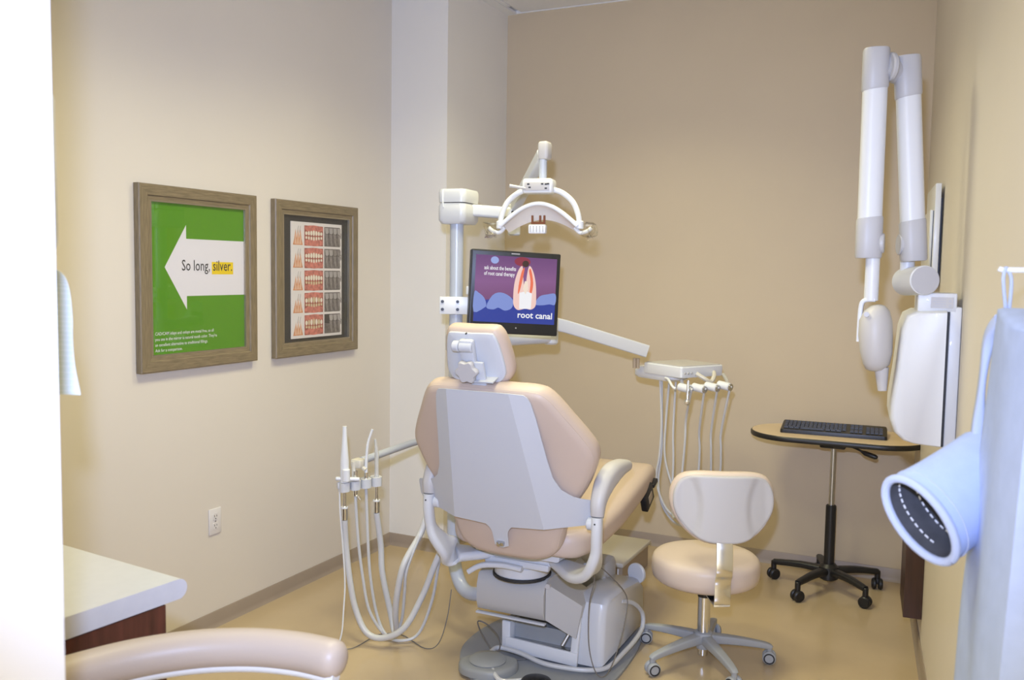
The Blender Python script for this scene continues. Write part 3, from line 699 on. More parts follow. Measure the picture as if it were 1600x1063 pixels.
# ------------------------------------------------------------------ monitor on the post
mn = V((.62, -.782, .05)).normalized()      # screen normal
mrt0 = V((0, 0, 1)).cross(mn).normalized(); mup0 = mn.cross(mrt0).normalized()
rl = math.radians(-2.6)
mrt = mrt0*math.cos(rl)+mup0*math.sin(rl); mup = mup0*math.cos(rl)-mrt0*math.sin(rl)
MC = V((1.098, 3.318, 1.408)); MW, MH = .372, .338
t = thing('monitor', 'black flat monitor on the light post showing a root canal slide', 'monitor', tuple(MC+V((0, 0, -.17))))
MR = Matrix((mrt, mup, mn)).transposed()
def mp_(a, c, d=0): return MC+mrt*a+mup*c+mn*d
part('case', 'black', t, lambda b: b.box(mp_(0, 0, -.025), (MW, MH, .05), rot=MR, r=.006))
s0, s1, c0, c1 = -MW/2+.018, MW/2-.016, -MH/2+.046, MH/2-.022; SW, SH = s1-s0, c1-c0
m = screen('s_sky', (.1, .05, .1), 1.0); nt = m.node_tree; bs_ = nt.nodes['Principled BSDF']
tc = nt.nodes.new('ShaderNodeTexCoord'); sx = nt.nodes.new('ShaderNodeSeparateXYZ'); mr = nt.nodes.new('ShaderNodeMapRange'); rp = nt.nodes.new('ShaderNodeValToRGB')
nt.links.new(tc.outputs['Generated'], sx.inputs[0]); nt.links.new(sx.outputs[2], rp.inputs[0]); nt.links.new(rp.outputs[0], bs_.inputs['Emission Color'])
rp.color_ramp.elements[0].position = .35; rp.color_ramp.elements[0].color = (.17, .055, .16, 1); rp.color_ramp.elements[1].position = 1; rp.color_ramp.elements[1].color = (.13, .045, .17, 1)
e_ = rp.color_ramp.elements.new(.62); e_.color = (.22, .085, .24, 1)
part('screen', 's_sky', t, lambda b: b.box(mp_((s0+s1)/2, (c0+c1)/2, .0004), (SW, SH, .001), rot=MR), smooth=False)
def sq_(poly, layer, m, name='screen_graphic'):
    b = MB(); b.keep = True
    b.flat([(s0+x*SW, c0+y*SH) for x, y in poly], mp_(0, 0, .0011+layer*.00015), mrt, mup); return b.build(name, m, t, smooth=False)
sq_([(0, .3), (0, 0), (1, 0), (1, .42), (.75, .36), (.4, .38)], .5, 's_blue')
sq_(ell(.23, .93, .05, .055), 1, 's_pale2'); sq_(ell(.57, .93, .10, .07, 16), 1, 's_red')
sq_(smooth2([(0, .14), (.13, .21), (.15, .26), (.12, .36), (.05, .43), (0, .44)], 3), 1, 's_pale')
sq_(smooth2([(.15, .22), (.24, .19), (.30, .22), (.38, .18), (.46, .22), (.48, .32), (.43, .40), (.32, .45), (.22, .40)], 3), 1.2, 's_pale')
sq_(smooth2([(.75, .30), (.84, .29), (.93, .31), (1.0, .31), (1.0, .47), (.90, .46), (.80, .42)], 3), 1.1, 's_pale')
sq_(smooth2([(.485, .27), (.54, .20), (.63, .225), (.70, .215), (.755, .27), (.76, .40), (.745, .62), (.705, .80), (.655, .87), (.63, .70), (.625, .56), (.605, .56), (.585, .72), (.57, .865), (.525, .80), (.485, .62), (.475, .42)], 4), 3, 's_pink')
sq_(smooth2([(.545, .46), (.575, .62), (.600, .83), (.570, .80), (.540, .62), (.530, .46)], 3), 4, 's_orange')
sq_(smooth2([(.70, .46), (.715, .62), (.680, .82), (.655, .80), (.680, .64), (.675, .46)], 3), 4, 's_orange')
sq_([(.555, .22), (.70, .225), (.705, .46), (.63, .49), (.55, .46)], 4.2, 's_white')
sq_([(.59, .52), (.625, .44), (.655, .52), (.645, .64), (.61, .64)], 4.5, 's_cream')
sq_(ell(.61, .90, .042, .05), 4.4, 's_dark')
for k, s in enumerate(('ask about the benefits', 'of root canal therapy')):
    lettering(t, 's_white', s, .0225, mp_(s0+.105*SW, c0+(.785-.085*k)*SH, .0020), mrt*.66, mup, bold=.0003)
lettering(t, 's_white', 'root canal', .036, mp_(s0+.535*SW, c0+.085*SH, .0020), mrt, mup, bold=.0007)
part('power_button', 'steel', t, lambda b: b.cyl(mp_(.01, -MH/2+.026, 0), mp_(.01, -MH/2+.026, .0015), .003, n=10))
part('maker_mark', 'steel', t, lambda b: b.box(mp_(-.005, MH/2-.011, .0004), (.035, .005, .0008), rot=MR), smooth=False)
part('post_bracket', 'white', t, lambda b: (b.box((.868, 3.228, 1.352), (.125, .012, .072), rot=Euler((0, 0, .45)), r=.003), b.box((.905, 3.33, 1.36), (.02, .16, .06), rot=Euler((0, 0, .45)), r=.003)))
def bolts(b):
    for a in (-.05, .012):
        for zz in (-.016, .016): 
            c = V((.868, 3.228, 1.352))+V((math.cos(.45), math.sin(.45), 0))*a+V((0, 0, zz)); d = V((math.sin(.45), -math.cos(.45), 0)); b.cyl(c+d*.006, c+d*.012, .0065, n=10)
part('bolts', 'black', t, bolts)
part('mount_arm', 'white', t, lambda b: (b.tube(smooth_path([(.90, 3.33, 1.36), (.97, 3.42, 1.38), (1.05, 3.40, 1.40), tuple(mp_(0, 0, -.05))], 4), .02, 12), b.box((.925, 3.245, 1.415), (.02, .02, .035), r=.004)))

# ------------------------------------------------------------------ delivery unit
t = thing('delivery_unit', 'white dental delivery tray on a long arm with hanging handpiece tubes', 'delivery unit', (PX, PY, 1.0))
E1 = V((1.085, 3.72, 1.20)); D1 = V((1.415, 3.97, 1.135))
part('lower_arm', 'enamel', t, lambda b: b.bar([(PX, PY+.0, 1.195), tuple(E1+V((.0, 0, 0)))], rrect(.05, .055, .022), (0, 0, 1)))
part('arm_collar', 'enamel', t, lambda b: b.cyl((PX, PY, 1.16), (PX, PY, 1.235), .042, n=20, ch=.006))
part('elbow', 'enamel', t, lambda b: b.cyl(E1+V((0, 0, -.03)), E1+V((0, 0, .09)), .034, n=20, ch=.008))
part('flex_arm', 'enamel', t, lambda b: b.bar([tuple(E1+V((-.03, -.025, .075))), tuple(E1+V((0.05, .04, .052))), tuple(D1+V((.03, .02, .004)))], rrect(.058, .055, .006), (0, 0, 1)))
part('arm_fork', 'box_tan', t, lambda b: (b.cyl(D1+V((-.0, 0, -.03)), D1+V((-.0, 0, -.075)), .008, n=10), b.cyl(D1+V((-.016, 0, -.03)), D1+V((-.016, 0, -.075)), .009, n=10)))
NC = V((1.648, 3.865, 0)); da = V((-.86, .51, 0)).normalized(); db = V((.51, .86, 0)).normalized()
TR = Matrix((da, -db, V((0, 0, 1)))).transposed()
def tp(a, c, z): return NC+da*a+db*c+V((0, 0, z))
part('pivot_block', 'white', t, lambda b: b.loft([[tp(a, c, z) for a, c in [(q_[0]+.21, q_[1]+.075) for q_ in rrect(.28*s, .13*s, .05)]] for z, s in ((1.012, .9), (1.022, 1), (1.045, 1), (1.062, .85))]))
part('tray_body', 'white', t, lambda b: b.loft([[tp(a+.125, c+.13, z) for a, c in rrect(.25*s, .26*s, .012)] for z, s in ((1.038, .985), (1.042, 1), (1.083, 1), (1.087, .98))]), ang=30)
part('tray_mat', 'shell', t, lambda b: b.loft([[tp(a+.125, c+.13, z) for a, c in rrect(.235, .245, .012)] for z in (1.087, 1.090)]))
part('panel_knobs', 'enamel_dark', t, lambda b: [b.cyl(tp(-.0, .02+.02*k, 1.058), tp(-.006, .02+.02*k, 1.058), .005, n=10) for k in range(3)])
part('cable_bundle', 'box_top', t, lambda b: b.hose([tp(0, .09, 1.055), tp(-.03, .11, 1.035), tp(-.04, .14, 1.02), tp(-.03, .17, 1.04), tp(0, .20, 1.055)], .010, 8))
part('tray_handle', 'white', t, lambda b: b.hose([tp(.09, -.01, 1.03), tp(.06, -.02, 1.028), tp(.0, -.05, 1.005), tp(-.02, -.05, .998)], .006, 8))
hps = [(1.672, 3.85, .998), (1.731, 3.86, 1.001), (1.782, 3.88, 1.008), (1.832, 3.90, 1.014)]
hdv = V((.9, -.35, -.10)).normalized()
part('holder_bar', 'enamel_dark', t, lambda b: b.hose([tp(.02, .02, 1.03), (1.66, 3.885, 1.005), (1.74, 3.90, 1.008), (1.83, 3.935, 1.018), tp(-.02, .24, 1.045)], .008, 8))
TUB = [[(1.700, 3.84, .985), (1.652, 3.95, .85), (1.648, 3.96, .75), (1.635, 3.97, .57), (1.63, 3.98, .45), (1.60, 3.99, .38), (1.585, 4.0, .45), (1.586, 4.0, .642), (1.581, 4.0, .784), (1.587, 4.0, 1.02)],
       [(1.752, 3.86, .985), (1.711, 3.96, .80), (1.711, 3.98, .702), (1.700, 3.99, .55), (1.66, 4.0, .42), (1.62, 4.0, .44), (1.585, 4.0, .52), (1.545, 4.0, .66), (1.546, 4.0, .828), (1.557, 4.0, 1.02)],
       [(1.803, 3.88, .99), (1.762, 3.97, .80), (1.762, 3.98, .707), (1.755, 4.0, .56), (1.70, 4.01, .40), (1.63, 4.01, .37), (1.555, 4.0, .42), (1.508, 4.0, .54), (1.520, 4.0, .66), (1.525, 4.0, .82), (1.512, 4.0, 1.02)],
       [(1.852, 3.90, .995), (1.806, 3.97, .80), (1.806, 3.98, .712), (1.795, 4.0, .58), (1.72, 4.02, .38), (1.62, 4.02, .34), (1.545, 4.01, .41), (1.515, 4.01, .53), (1.527, 4.01, .70), (1.518, 4.01, 1.02)]]
for k, p in enumerate(hps):
    p = V(p)
    hp_o = part('handpiece_holder', 'white', t, lambda b: b.cyl(p-hdv*.035, p+hdv*.025, .018, n=18, ch=.004))
    part('holder_collar', 'steel', hp_o, lambda b: b.cyl(p+hdv*.025, p+hdv*.032, .015, n=16))
    part('tube', 'hose', t, lambda b: b.hose([tuple(p+hdv*.032)]+TUB[k], .0052, 8))
part('syringe', 'chrome', t, lambda b: (b.cyl((1.688, 3.835, 1.035), (1.690, 3.82, .955), .0065, n=12), b.lathe([(.004, .93), (.012, .935), (.014, .945), (.009, .955)], (1.69, 3.82, 0))))

# ------------------------------------------------------------------ assistant's suction console
t = thing('suction_console', 'assistant suction console with hoses left of the dental chair', 'suction unit', (.62, 2.92, .63))
part('arm', 'pole', t, lambda b: b.tube(smooth_path([(.605, 2.95, .730), (.604, 3.08, .733), (.602, 3.34, .738), (.62, 3.47, .74), (.70, 3.46, .745), (PX, PY, .75)], 5), .0155, 14))
part('clamp', 'enamel', t, lambda b: b.cyl((PX, PY, .71), (PX, PY, .79), .04, n=18, ch=.005))
part('head_block', 'box_top', t, lambda b: (b.box((.605, 2.93, .725), (.05, .05, .035), r=.008), b.cyl((.60, 2.905, .735), (.60, 2.905, .655), .009, n=12), b.cyl((.622, 2.93, .71), (.640, 2.93, .70), .009, n=10)))
hd0, hd1 = V((.575, 2.845, .640)), V((.668, 2.990, .650))
hdir = (hd1-hd0).normalized()
SLOTS = [.02, .065, .11, .155]
for k in range(4):
    c = hd0+hdir*(SLOTS[k])
    part('holder', 'enamel', t, lambda b: b.loft([[c+hdir*a+V((hdir.y, -hdir.x, 0))*(d-.002)+V((0, 0, z)) for a, d in rrect(.040, .052, .016)] for z in (-.018, .018)]), ang=40)
part('holder_rail', 'enamel', t, lambda b: b.box((hd0+hdir*.088)+V((-.01, .006, 0)), (.185, .02, .026), rot=Euler((0, 0, math.atan2(hdir.y, hdir.x))), r=.004))
def so(k, z): c = hd0+hdir*SLOTS[k]+V((hdir.y, -hdir.x, 0))*.004; return V((c.x, c.y, z))
hv = part('suction_tip', 'white', t, lambda b: b.tube([so(0, .66), so(0, .70), so(0, .745), so(0, .80), so(0, .855), so(0, .882)], [.017, .018, .0175, .0125, .009, .0085], 16))
part('valve_lever', 'white', hv, lambda b: (b.cyl(so(0, .665)+V((.012, -.006, 0)), so(0, .715)+V((.012, -.006, 0)), .0155, n=16, ch=.003), b.cyl(so(0, .675)+V((-.028, -.02, 0)), so(0, .675)+V((.05, .03, -.004)), .008, n=12, ch=.002)))
part('valve_body', 'chrome', t, lambda b: (b.cyl(so(1, .60), so(1, .70), .009, n=14), b.cyl(so(1, .665), so(1, .675), .014, n=14)))
se = part('saliva_tip', 'white', t, lambda b: b.tube(smooth_path([so(2, .665), so(2, .72), so(2, .80)+V((.004, .004, 0)), so(2, .845)+V((.014, .012, 0)), so(2, .862)+V((.019, .016, 0))], 4), [.0065, .0062, .0055, .0050, .0050, .0055], 10))
part('collar', 'chrome', se, lambda b: b.cyl(so(2, .655), so(2, .69), .0085, n=12))
sy = part('air_water_tip', 'clear_plastic', t, lambda b: b.tube([so(3, .66), so(3, .70), so(3, .76), so(3, .82)+V((-.004, -.004, 0))], [.0095, .0085, .0085, .005], 12))
for k, zz in ((0, .62), (3, .632)):
    part('hose_fitting', 'chrome', t, lambda b: b.tube([so(k, zz), so(k, zz-.055), so(k, zz-.062), so(k, zz-.11)], [.0055, .0065, .0125, .0125], 16))
    part('fitting_ring', 'white', t, lambda b: b.cyl(so(k, zz-.058), so(k, zz-.064), .0145, n=16))
part('pinch_clip', 'chrome', t, lambda b: b.cyl(so(1, .60)+V((.012, 0, 0)), so(1, .585)+V((.02, .005, 0)), .006, n=10))
e0 = tuple(so(0, .51)); e3 = tuple(so(3, .522)); e1 = tuple(so(1, .60)); e2 = tuple(so(2, .63))
part('hose', 'hose', t, lambda b: b.hose([e0, (.585, 2.875, .40), (.600, 2.878, .27), (.622, 2.886, .15), (.671, 2.89, .060), (.743, 2.90, .045), (.829, 2.923, .095), (.885, 2.965, .22), (.93, 2.975, .34), (.96, 3.0, .43)], .0125, 12))
part('hose', 'hose', t, lambda b: b.hose([e3, (.665, 3.0, .38), (.673, 3.0, .266), (.70, 3.02, .10), (.725, 3.01, .030), (.752, 2.985, .045), (.776, 2.94, .135), (.802, 2.915, .24), (.828, 2.921, .354), (.85, 3.0, .45), (.865, 3.03, .53), (.865, 3.10, .62)], .0125, 12))
part('tube', 'hose', t, lambda b: b.hose([e2, (.647, 2.937, .40), (.655, 2.945, .25), (.673, 2.965, .10), (.715, 2.97, .025), (.779, 2.98, .012), (.836, 3.02, .04), (.885, 3.04, .18), (.93, 3.02, .36), (.96, 3.03, .44)], .0062, 8))
part('tube', 'hose', t, lambda b: b.hose([e1, (.622, 2.905, .42), (.635, 2.92, .26), (.655, 2.935, .13), (.697, 2.968, .035), (.743, 2.98, .020), (.785, 2.972, .10), (.815, 2.945, .23), (.835, 2.93, .33), (.86, 2.98, .45)], .0062, 8))
part('cord', 'white', t, lambda b: b.hose([tuple(so(0, .66)+V((-.018, -.008, 0))), (.578, 2.845, .55), (.586, 2.853, .40), (.598, 2.85, .26), (.606, 2.83, .15), (.612, 2.81, .07), (.60, 2.79, .012), (.57, 2.80, .006)], .0032, 6))
o = MB().hose([(.57, 2.81, .005), (.64, 2.842, .005), (.656, 3.0, .005), (.74, 3.043, .005), (.891, 2.976, .005), (.945, 2.99, .03), (.96, 3.03, .12), (.95, 3.08, .22)], .0021, 6).build('floor_wire', 'cord_dark')
tag(o, 'thin wire lying on the floor beneath the suction hoses', 'wire')

# ------------------------------------------------------------------ casters and stools
def caster(parent, c, ang, r=.026, wm='base_grey', hub='dark_gap', n=18, w2=.011):
    d = V((math.cos(ang), math.sin(ang), 0)); c = V(c)
    k = part('caster', wm, parent, lambda b: (b.box(c+V((0, 0, r+.012)), (.018, .018, .03), r=.004), b.cyl(c-d*(w2+.012)+V((0, 0, r)), c-d*.004+V((0, 0, r)), r, n=n, ch=.005), b.cyl(c+d*.004+V((0, 0, r)), c+d*(w2+.012)+V((0, 0, r)), r, n=n, ch=.005)))
    for s_ in (-1, 1): part('wheel_disc', hub, k, lambda b: b.lathe([(r*.80, -.0006), (r*.80, .0016), (r*.62, .0016), (r*.62, -.0006)], c+d*s_*(w2+.012)+V((0, 0, r)), 20, Matrix.Rotation(ang, 3, 'Z') @ Matrix.Rotation(PI/2*s_, 3, 'Y')))
    return k
SX, SY = 1.893, 3.395
t = thing('operator_stool', 'beige operator stool with rounded backrest on a grey five-star base', 'stool', (SX, SY, 0))
rs = .2
part('seat', 'vinyl_stool', t, lambda b: b.lathe([(.15, .322), (.185, .325), (.200, .337), (.205, .36), (.205, .395), (.200, .410), (.190, .420), (.165, .426), (.10, .428), (.002, .428)], (SX, SY, 0), 48), ang=60)
part('seat_pan', 'black', t, lambda b: b.lathe([(.14, .312), (.16, .322)], (SX, SY, 0)))
bdir = V((.10, -.235, 0)).normalized(); bside = V((-bdir.y, bdir.x, 0))*1
if bside.x < 0: bside = -bside
BC = V((SX, SY, 0))+bdir*.232+bside*.022
so_half = [(a, c*.94) for a, c in [(0, .138), (.10, .136), (.155, .118), (.183, .075), (.19, .02), (.178, -.03), (.145, -.08), (.10, -.118), (.055, -.135), (0, -.138)]]
bo = smooth2(sym(so_half), 4)
def sb(u, v, w_): return BC+bside*u+V((0, 0, .658+v))+bdir*(w_-1.1*u*u-.10*v)
part('backrest_cushion', 'vinyl_stool', t, lambda b: cushion(b, bo, .05, .02, lambda u, v, w_: sb(u, v, w_-.052)), ang=60)
bi = offset_poly(bo, .010)
def dent(u, v, w_):
    # two shallow hollows left and right of a raised centre band
    e = .0
    if w_ > .006: 
        lim = .075+.35*(v-.0)**2*6; e = -.010*max(0, min(1, (abs(u)-lim)/.018))*max(0, min(1, (.178-abs(u))/.03))
    return sb(u, v, w_+e)
def shell(b):
    rings = []; n = 10
    for w_, o_ in ((0, 0), (.008, 0), (.013, .004)): rings.append([dent(a, c, w_ if w_ < .013 else .013) for a, c in offset_poly(bi, o_)])
    base_ = offset_poly(bi, .004)
    for k in range(1, 24): s = 1-k/24; rings.append([dent(a*s, c*s, .013) for a, c in base_])
    b.loft(rings)
part('backrest_shell', 'shell', t, shell, ang=60)
def strap(b):
    P = [sb(0, -.10, .008), sb(0, -.125, .010), sb(0, -.15, .012), sb(0, -.22, .012)]
    P += [BC+bdir*.012+V((0, 0, z)) for z in (.40, .335)]
    P += [BC+bdir*.004+V((0, 0, .312)), BC-bdir*.02+V((0, 0, .304)), V((SX, SY, .306))]
    b.bar(smooth_path(P, 4), rrect(.058, .006, .0025, 2), tuple(bside))
part('back_strap', 'chrome', t, strap)
part('gas_lift', 'chrome', t, lambda b: b.cyl((SX, SY, .11), (SX, SY, .262), .024, n=24, ch=.003))
part('lift_cap', 'black', t, lambda b: b.cyl((SX, SY, .256), (SX, SY, .268), .0255, n=20))
part('piston', 'chrome', t, lambda b: b.cyl((SX, SY, .26), (SX, SY, .322), .013, n=16))
part('hub', 'base_grey', t, lambda b: b.lathe([(.026, .052), (.028, .06), (.038, .105), (.034, .115), (.026, .118)], (SX, SY, 0)))
part('lift_foot', 'chrome', t, lambda b: b.cyl((SX, SY, .022), (SX, SY, .055), .019, n=18, ch=.003))
for k in range(5):
    a = math.radians(166+72*k); d = V((math.cos(a), math.sin(a), 0)); sd = V((-d.y, d.x, 0)); c = V((SX, SY, 0))
    def leg(b):
        P = smooth_path([tuple(c+d*.02+V((0, 0, .092))), tuple(c+d*.10+V((0, 0, .088))), tuple(c+d*.18+V((0, 0, .080))), tuple(c+d*.245+V((0, 0, .070))), tuple(c+d*.258+V((0, 0, .062)))], 3)
        b.bar(P, lambda f: rrect(.042-.020*f, .036-.018*f if f < .8 else .022, .006, 3), tuple(sd)); b.cyl(c+d*.254+V((0, 0, .074)), c+d*.254+V((0, 0, .042)), .011, n=12, ch=.002)
    part('leg', 'base_grey', t, leg, ang=40)
    caster(t, c+d*.254, a+PI/2+(.5, -.3, .4, -.2, .7)[k])
# assistant stool: only its curved body-support bar reaches into view
AX, AY = 1.66, 1.02
t = thing('assistant_stool', 'assistant stool with a padded curved beige body-support bar near the counter', 'stool', (AX, AY, 0))
part('seat', 'vinyl_stool', t, lambda b: b.lathe([(.14, .50), (.185, .505), (.195, .53), (.195, .57), (.18, .59), (.10, .596), (.002, .596)], (AX, AY, 0), 40), ang=60)
part('gas_lift', 'chrome', t, lambda b: b.cyl((AX, AY, .10), (AX, AY, .50), .022, n=20))
part('hub', 'base_grey', t, lambda b: b.lathe([(.03, .05), (.04, .10), (.03, .115)], (AX, AY, 0)))
for k in range(5):
    a = math.radians(90+72*k); d = V((math.cos(a), math.sin(a), 0)); c = V((AX, AY, 0))
    part('leg', 'base_grey', t, lambda b: b.bar([tuple(c+d*.02+V((0, 0, .09))), tuple(c+d*.13+V((0, 0, .085))), tuple(c+d*.235+V((0, 0, .068)))], lambda f: rrect(.042-.02*f, .034-.014*f, .006, 3), (-d.y, d.x, 0)))
    caster(t, c+d*.23, a+PI/2)
BAR = [(1.30, .93, .775), (1.335, 1.04, .777), (1.385, 1.140, .78), (1.455, 1.220, .782), (1.54, 1.277, .782), (1.625, 1.308, .780), (1.70, 1.318, .777)]
bp_ = smooth_path(BAR, 6)
bend = [bp_[-1]+ (bp_[-1]-bp_[-2]).normalized()*x for x in (.012, .020, .025)]
part('support_bar_pad', 'vinyl_stool_dim', t, lambda b: b.tube(bp_+bend, [.036]*len(bp_)+[.033, .025, .012], 24), ang=60)
part('support_bar_trim', 'white', t, lambda b: b.bar([p+V((0, 0, -.034)) for p in bp_[3:]+bend[:1]], rrect(.052, .016, .006, 3), (0, 0, 1)) if False else b.tube([p+V((0, 0, -.028))+V((.004, -.010, 0)) for p in bp_[3:]+bend[:1]], .0145, 12))
part('bar_bracket', 'steel', t, lambda b: b.tube(smooth_path([(1.31, .94, .745), (1.33, .93, .62), (1.42, .96, .50), (1.55, 1.0, .485), (AX, AY, .49)], 5), .012, 12))

# ------------------------------------------------------------------ keyboard table
TX, TY, TZ = 2.228, 4.462, .752
t = thing('rolling_table', 'small rolling table with pale oval top and black star base', 'table', (TX, TY, 0))
tpoly = rrect(.772, .40, .195, 12); tcx, tcy = TX+.008, TY+.01; tr_ = math.radians(1.5)
def tq(a, c): return (tcx+a*math.cos(tr_)-c*math.sin(tr_), tcy+a*math.sin(tr_)+c*math.cos(tr_))
part('table_top', 'maple', t, lambda b: b.loft([[V((*tq(a, c), z)) for a, c in tpoly] for z in (TZ-.018, TZ)]), ang=50)
te = offset_poly(tpoly, -.005)
part('edge_band', 'black', t, lambda b: b.loft([[V((*tq(a, c), z)) for a, c in offset_poly(tpoly, o_)] for z, o_ in ((TZ-.024, 0.004), (TZ-.024, -.004), (TZ-.018, -.007), (TZ-.006, -.007), (TZ-.0005, -.002), (TZ-.0008, .002), (TZ-.02, .002))], closed=True), ang=50)
part('mount_plate', 'black', t, lambda b: b.box((TX, TY, TZ-.042), (.115, .12, .038), r=.008))
part('column', 'steel', t, lambda b: b.cyl((TX, TY, .40), (TX, TY, TZ-.04), .0125, n=18))
part('sleeve', 'black', t, lambda b: b.cyl((TX, TY, .05), (TX, TY, .412), .024, n=20, ch=.003))
lv = part('height_lever', 'black', t, lambda b: b.hose([(TX+.04, TY-.05, TZ-.035), (TX+.10, TY-.07, TZ-.045), (TX+.14, TY-.08, TZ-.06)], .005, 8))
part('lever_grip', 'black', lv, lambda b: b.tube([(TX+.13, TY-.08, TZ-.056), (TX+.145, TY-.083, TZ-.062), (TX+.19, TY-.095, TZ-.073), (TX+.20, TY-.097, TZ-.075)], [.006, .011, .012, .006], 12))
part('hub', 'black', t, lambda b: b.lathe([(.03, .05), (.045, .06), (.045, .115), (.03, .13)], (TX, TY, 0)))
for k, (cx_, cy_) in enumerate(((1.968, 4.50), (2.122, 4.232), (2.408, 4.296), (2.438, 4.585), (2.158, 4.69))):
    c = V((cx_, cy_, 0)); d = (c-V((TX, TY, 0))).normalized()
    part('leg', 'black', t, lambda b: (b.bar(smooth_path([(TX+d.x*.02, TY+d.y*.02, .095), (TX+d.x*.13, TY+d.y*.13, .098), tuple(c+d*.0+V((0, 0, .086)))], 3), lambda f: rrect(.046-.016*f, .034-.008*f, .010, 3), (-d.y, d.x, 0)), b.cyl(c+V((0, 0, .092)), c+V((0, 0, .05)), .013, n=12, ch=.003)))
    caster(t, c, math.atan2(d.y, d.x)+PI/2+(.9, -.4, .5, 1.2, .3)[k], .027, 'black', 'black', 16)
kc = V((2.222, 4.475, TZ)); kr = math.radians(4); ku = V((math.cos(kr), math.sin(kr), 0)); kv = V((-math.sin(kr), math.cos(kr), 0))
t = thing('keyboard', 'black computer keyboard on the oval rolling table', 'keyboard', tuple(kc), 0)
def kp(a, c, z): return kc+ku*a+kv*c+V((0, 0, z))
kout = rrect(.47, .175, .012)
part('case', 'black', t, lambda b: b.loft([[kp(a*s, c*s, z+(c+.0875)*.11*(i > 0)) for a, c in kout] for i, (z, s) in enumerate(((.0005, 1), (.012, 1), (.018, .985)))]), ang=40)
def keys(b):
    def key(a, c, wd, hg=.0155):
        z0 = .0175+(c+.0875)*.11
        b.loft([[kp(a+x, c+y, z) for x, y in ((-wd/2*s, -hg/2*s), (wd/2*s, -hg/2*s), (wd/2*s, hg/2*s), (-wd/2*s, hg/2*s))] for z, s in ((z0, 1), (z0+.008, .80))])
    for r_ in range(6):
        c = -.055+r_*.0205+(.006 if r_ == 5 else 0)
        if r_ == 0:
            x = -.222
            for wd in (.024, .024, .024, .115, .024, .024, .024): key(x+wd/2, c, wd-.002); x += wd
        else:
            for k in range(15): key(-.213+k*.0187+(r_ % 3)*.0, c, .0165)
        if r_ not in (2,):
            for k in range(3): key(.083+k*.0187, c, .0165)
        for k in range(4):
            if r_ < 5: key(.152+k*.0187, c, .0165)
o = part('keys', 'key_black', t, keys, smooth=False); o['kind'] = 'stuff'

# ------------------------------------------------------------------ things on the right wall
wn = V((-1, -TA, 0)).normalized(); wt = V((-TA, 1, 0)).normalized()     # wall normal into the room, along the wall away from the camera
def wp(y, off, z): return V((wx(y), y, z))+wn*off
def wbox(b, y0, y1, o0, o1, z0, z1, r=0):
    c = wp((y0+y1)/2, (o0+o1)/2, (z0+z1)/2); R = Matrix((wt, -wn, V((0, 0, 1)))).transposed(); b.box(c, ((y1-y0), o1-o0, z1-z0), rot=R, r=r)
t = thing('xray_unit', 'white wall-mounted dental x-ray machine with folded scissor arms', 'x-ray machine', tuple(wp(3.0, 0, 1.0)))
part('wall_plate', 'xray_white', t, lambda b: wbox(b, 2.93, 3.30, .001, .034, .985, 1.412, .004))
def xbody(b):
    P = [(.042, 1.402), (.130, 1.398), (.155, 1.385), (.168, 1.345), (.178, 1.22), (.190, 1.115), (.190, 1.075), (.176, 1.035), (.150, 1.012), (.12, 1.004), (.042, .998)]
    P = [(.042+(a-.042)*.95, z) for a, z in P]
    rings = []
    for y, s in ((2.90, .90), (2.905, .955), (2.92, .99), (2.945, 1), (3.20, 1), (3.24, .97), (3.25, .9)):
        rings.append([wp(y, .040+(a-.040)*s if a > .05 else a, 1.2+(z-1.2)*(1-(1-s)*.35)) for a, z in P])
    b.loft(rings)
part('body', 'xray_white', t, xbody, ang=50)
part('body_gap', 'dark_gap', t, lambda b: wbox(b, 2.925, 3.24, .033, .041, 1.0, 1.398))
part('label_block', 'xray_white', t, lambda b: wbox(b, 2.93, 3.10, .015, .12, 1.395, 1.452, .004))
part('label', 'shell', t, lambda b: wbox(b, 2.928, 2.9305, .025, .085, 1.408, 1.44))
def lab(b):
    for k in range(4): wbox(b, 2.9272, 2.929, .045, .080-.006*(k % 2), 1.412+.007*k, 1.415+.007*k)
    wbox(b, 2.9272, 2.929, .03, .037, 1.425, 1.433); wbox(b, 2.9272, 2.929, .03, .037, 1.412, 1.42)
part('label_print', 'xray_grey', t, lab, smooth=False)
YX = 2.93
cyA = V((2.626, YX-.03, 1.489)); cyB = V((2.568, YX+.10, 1.483))
part('pivot_drum', 'xray_white', t, lambda b: b.cyl(cyA, cyB, .043, n=32, ch=.004), ang=40)
part('drum_cap', 'xray_grey', t, lambda b: b.cyl(cyA+(cyA-cyB).normalized()*.002, cyA, .040, n=32))
part('lower_neck', 'xray_white', t, lambda b: b.cyl((2.572, YX+.07, 1.48), (2.572, YX+.07, 1.60), .021, n=20))
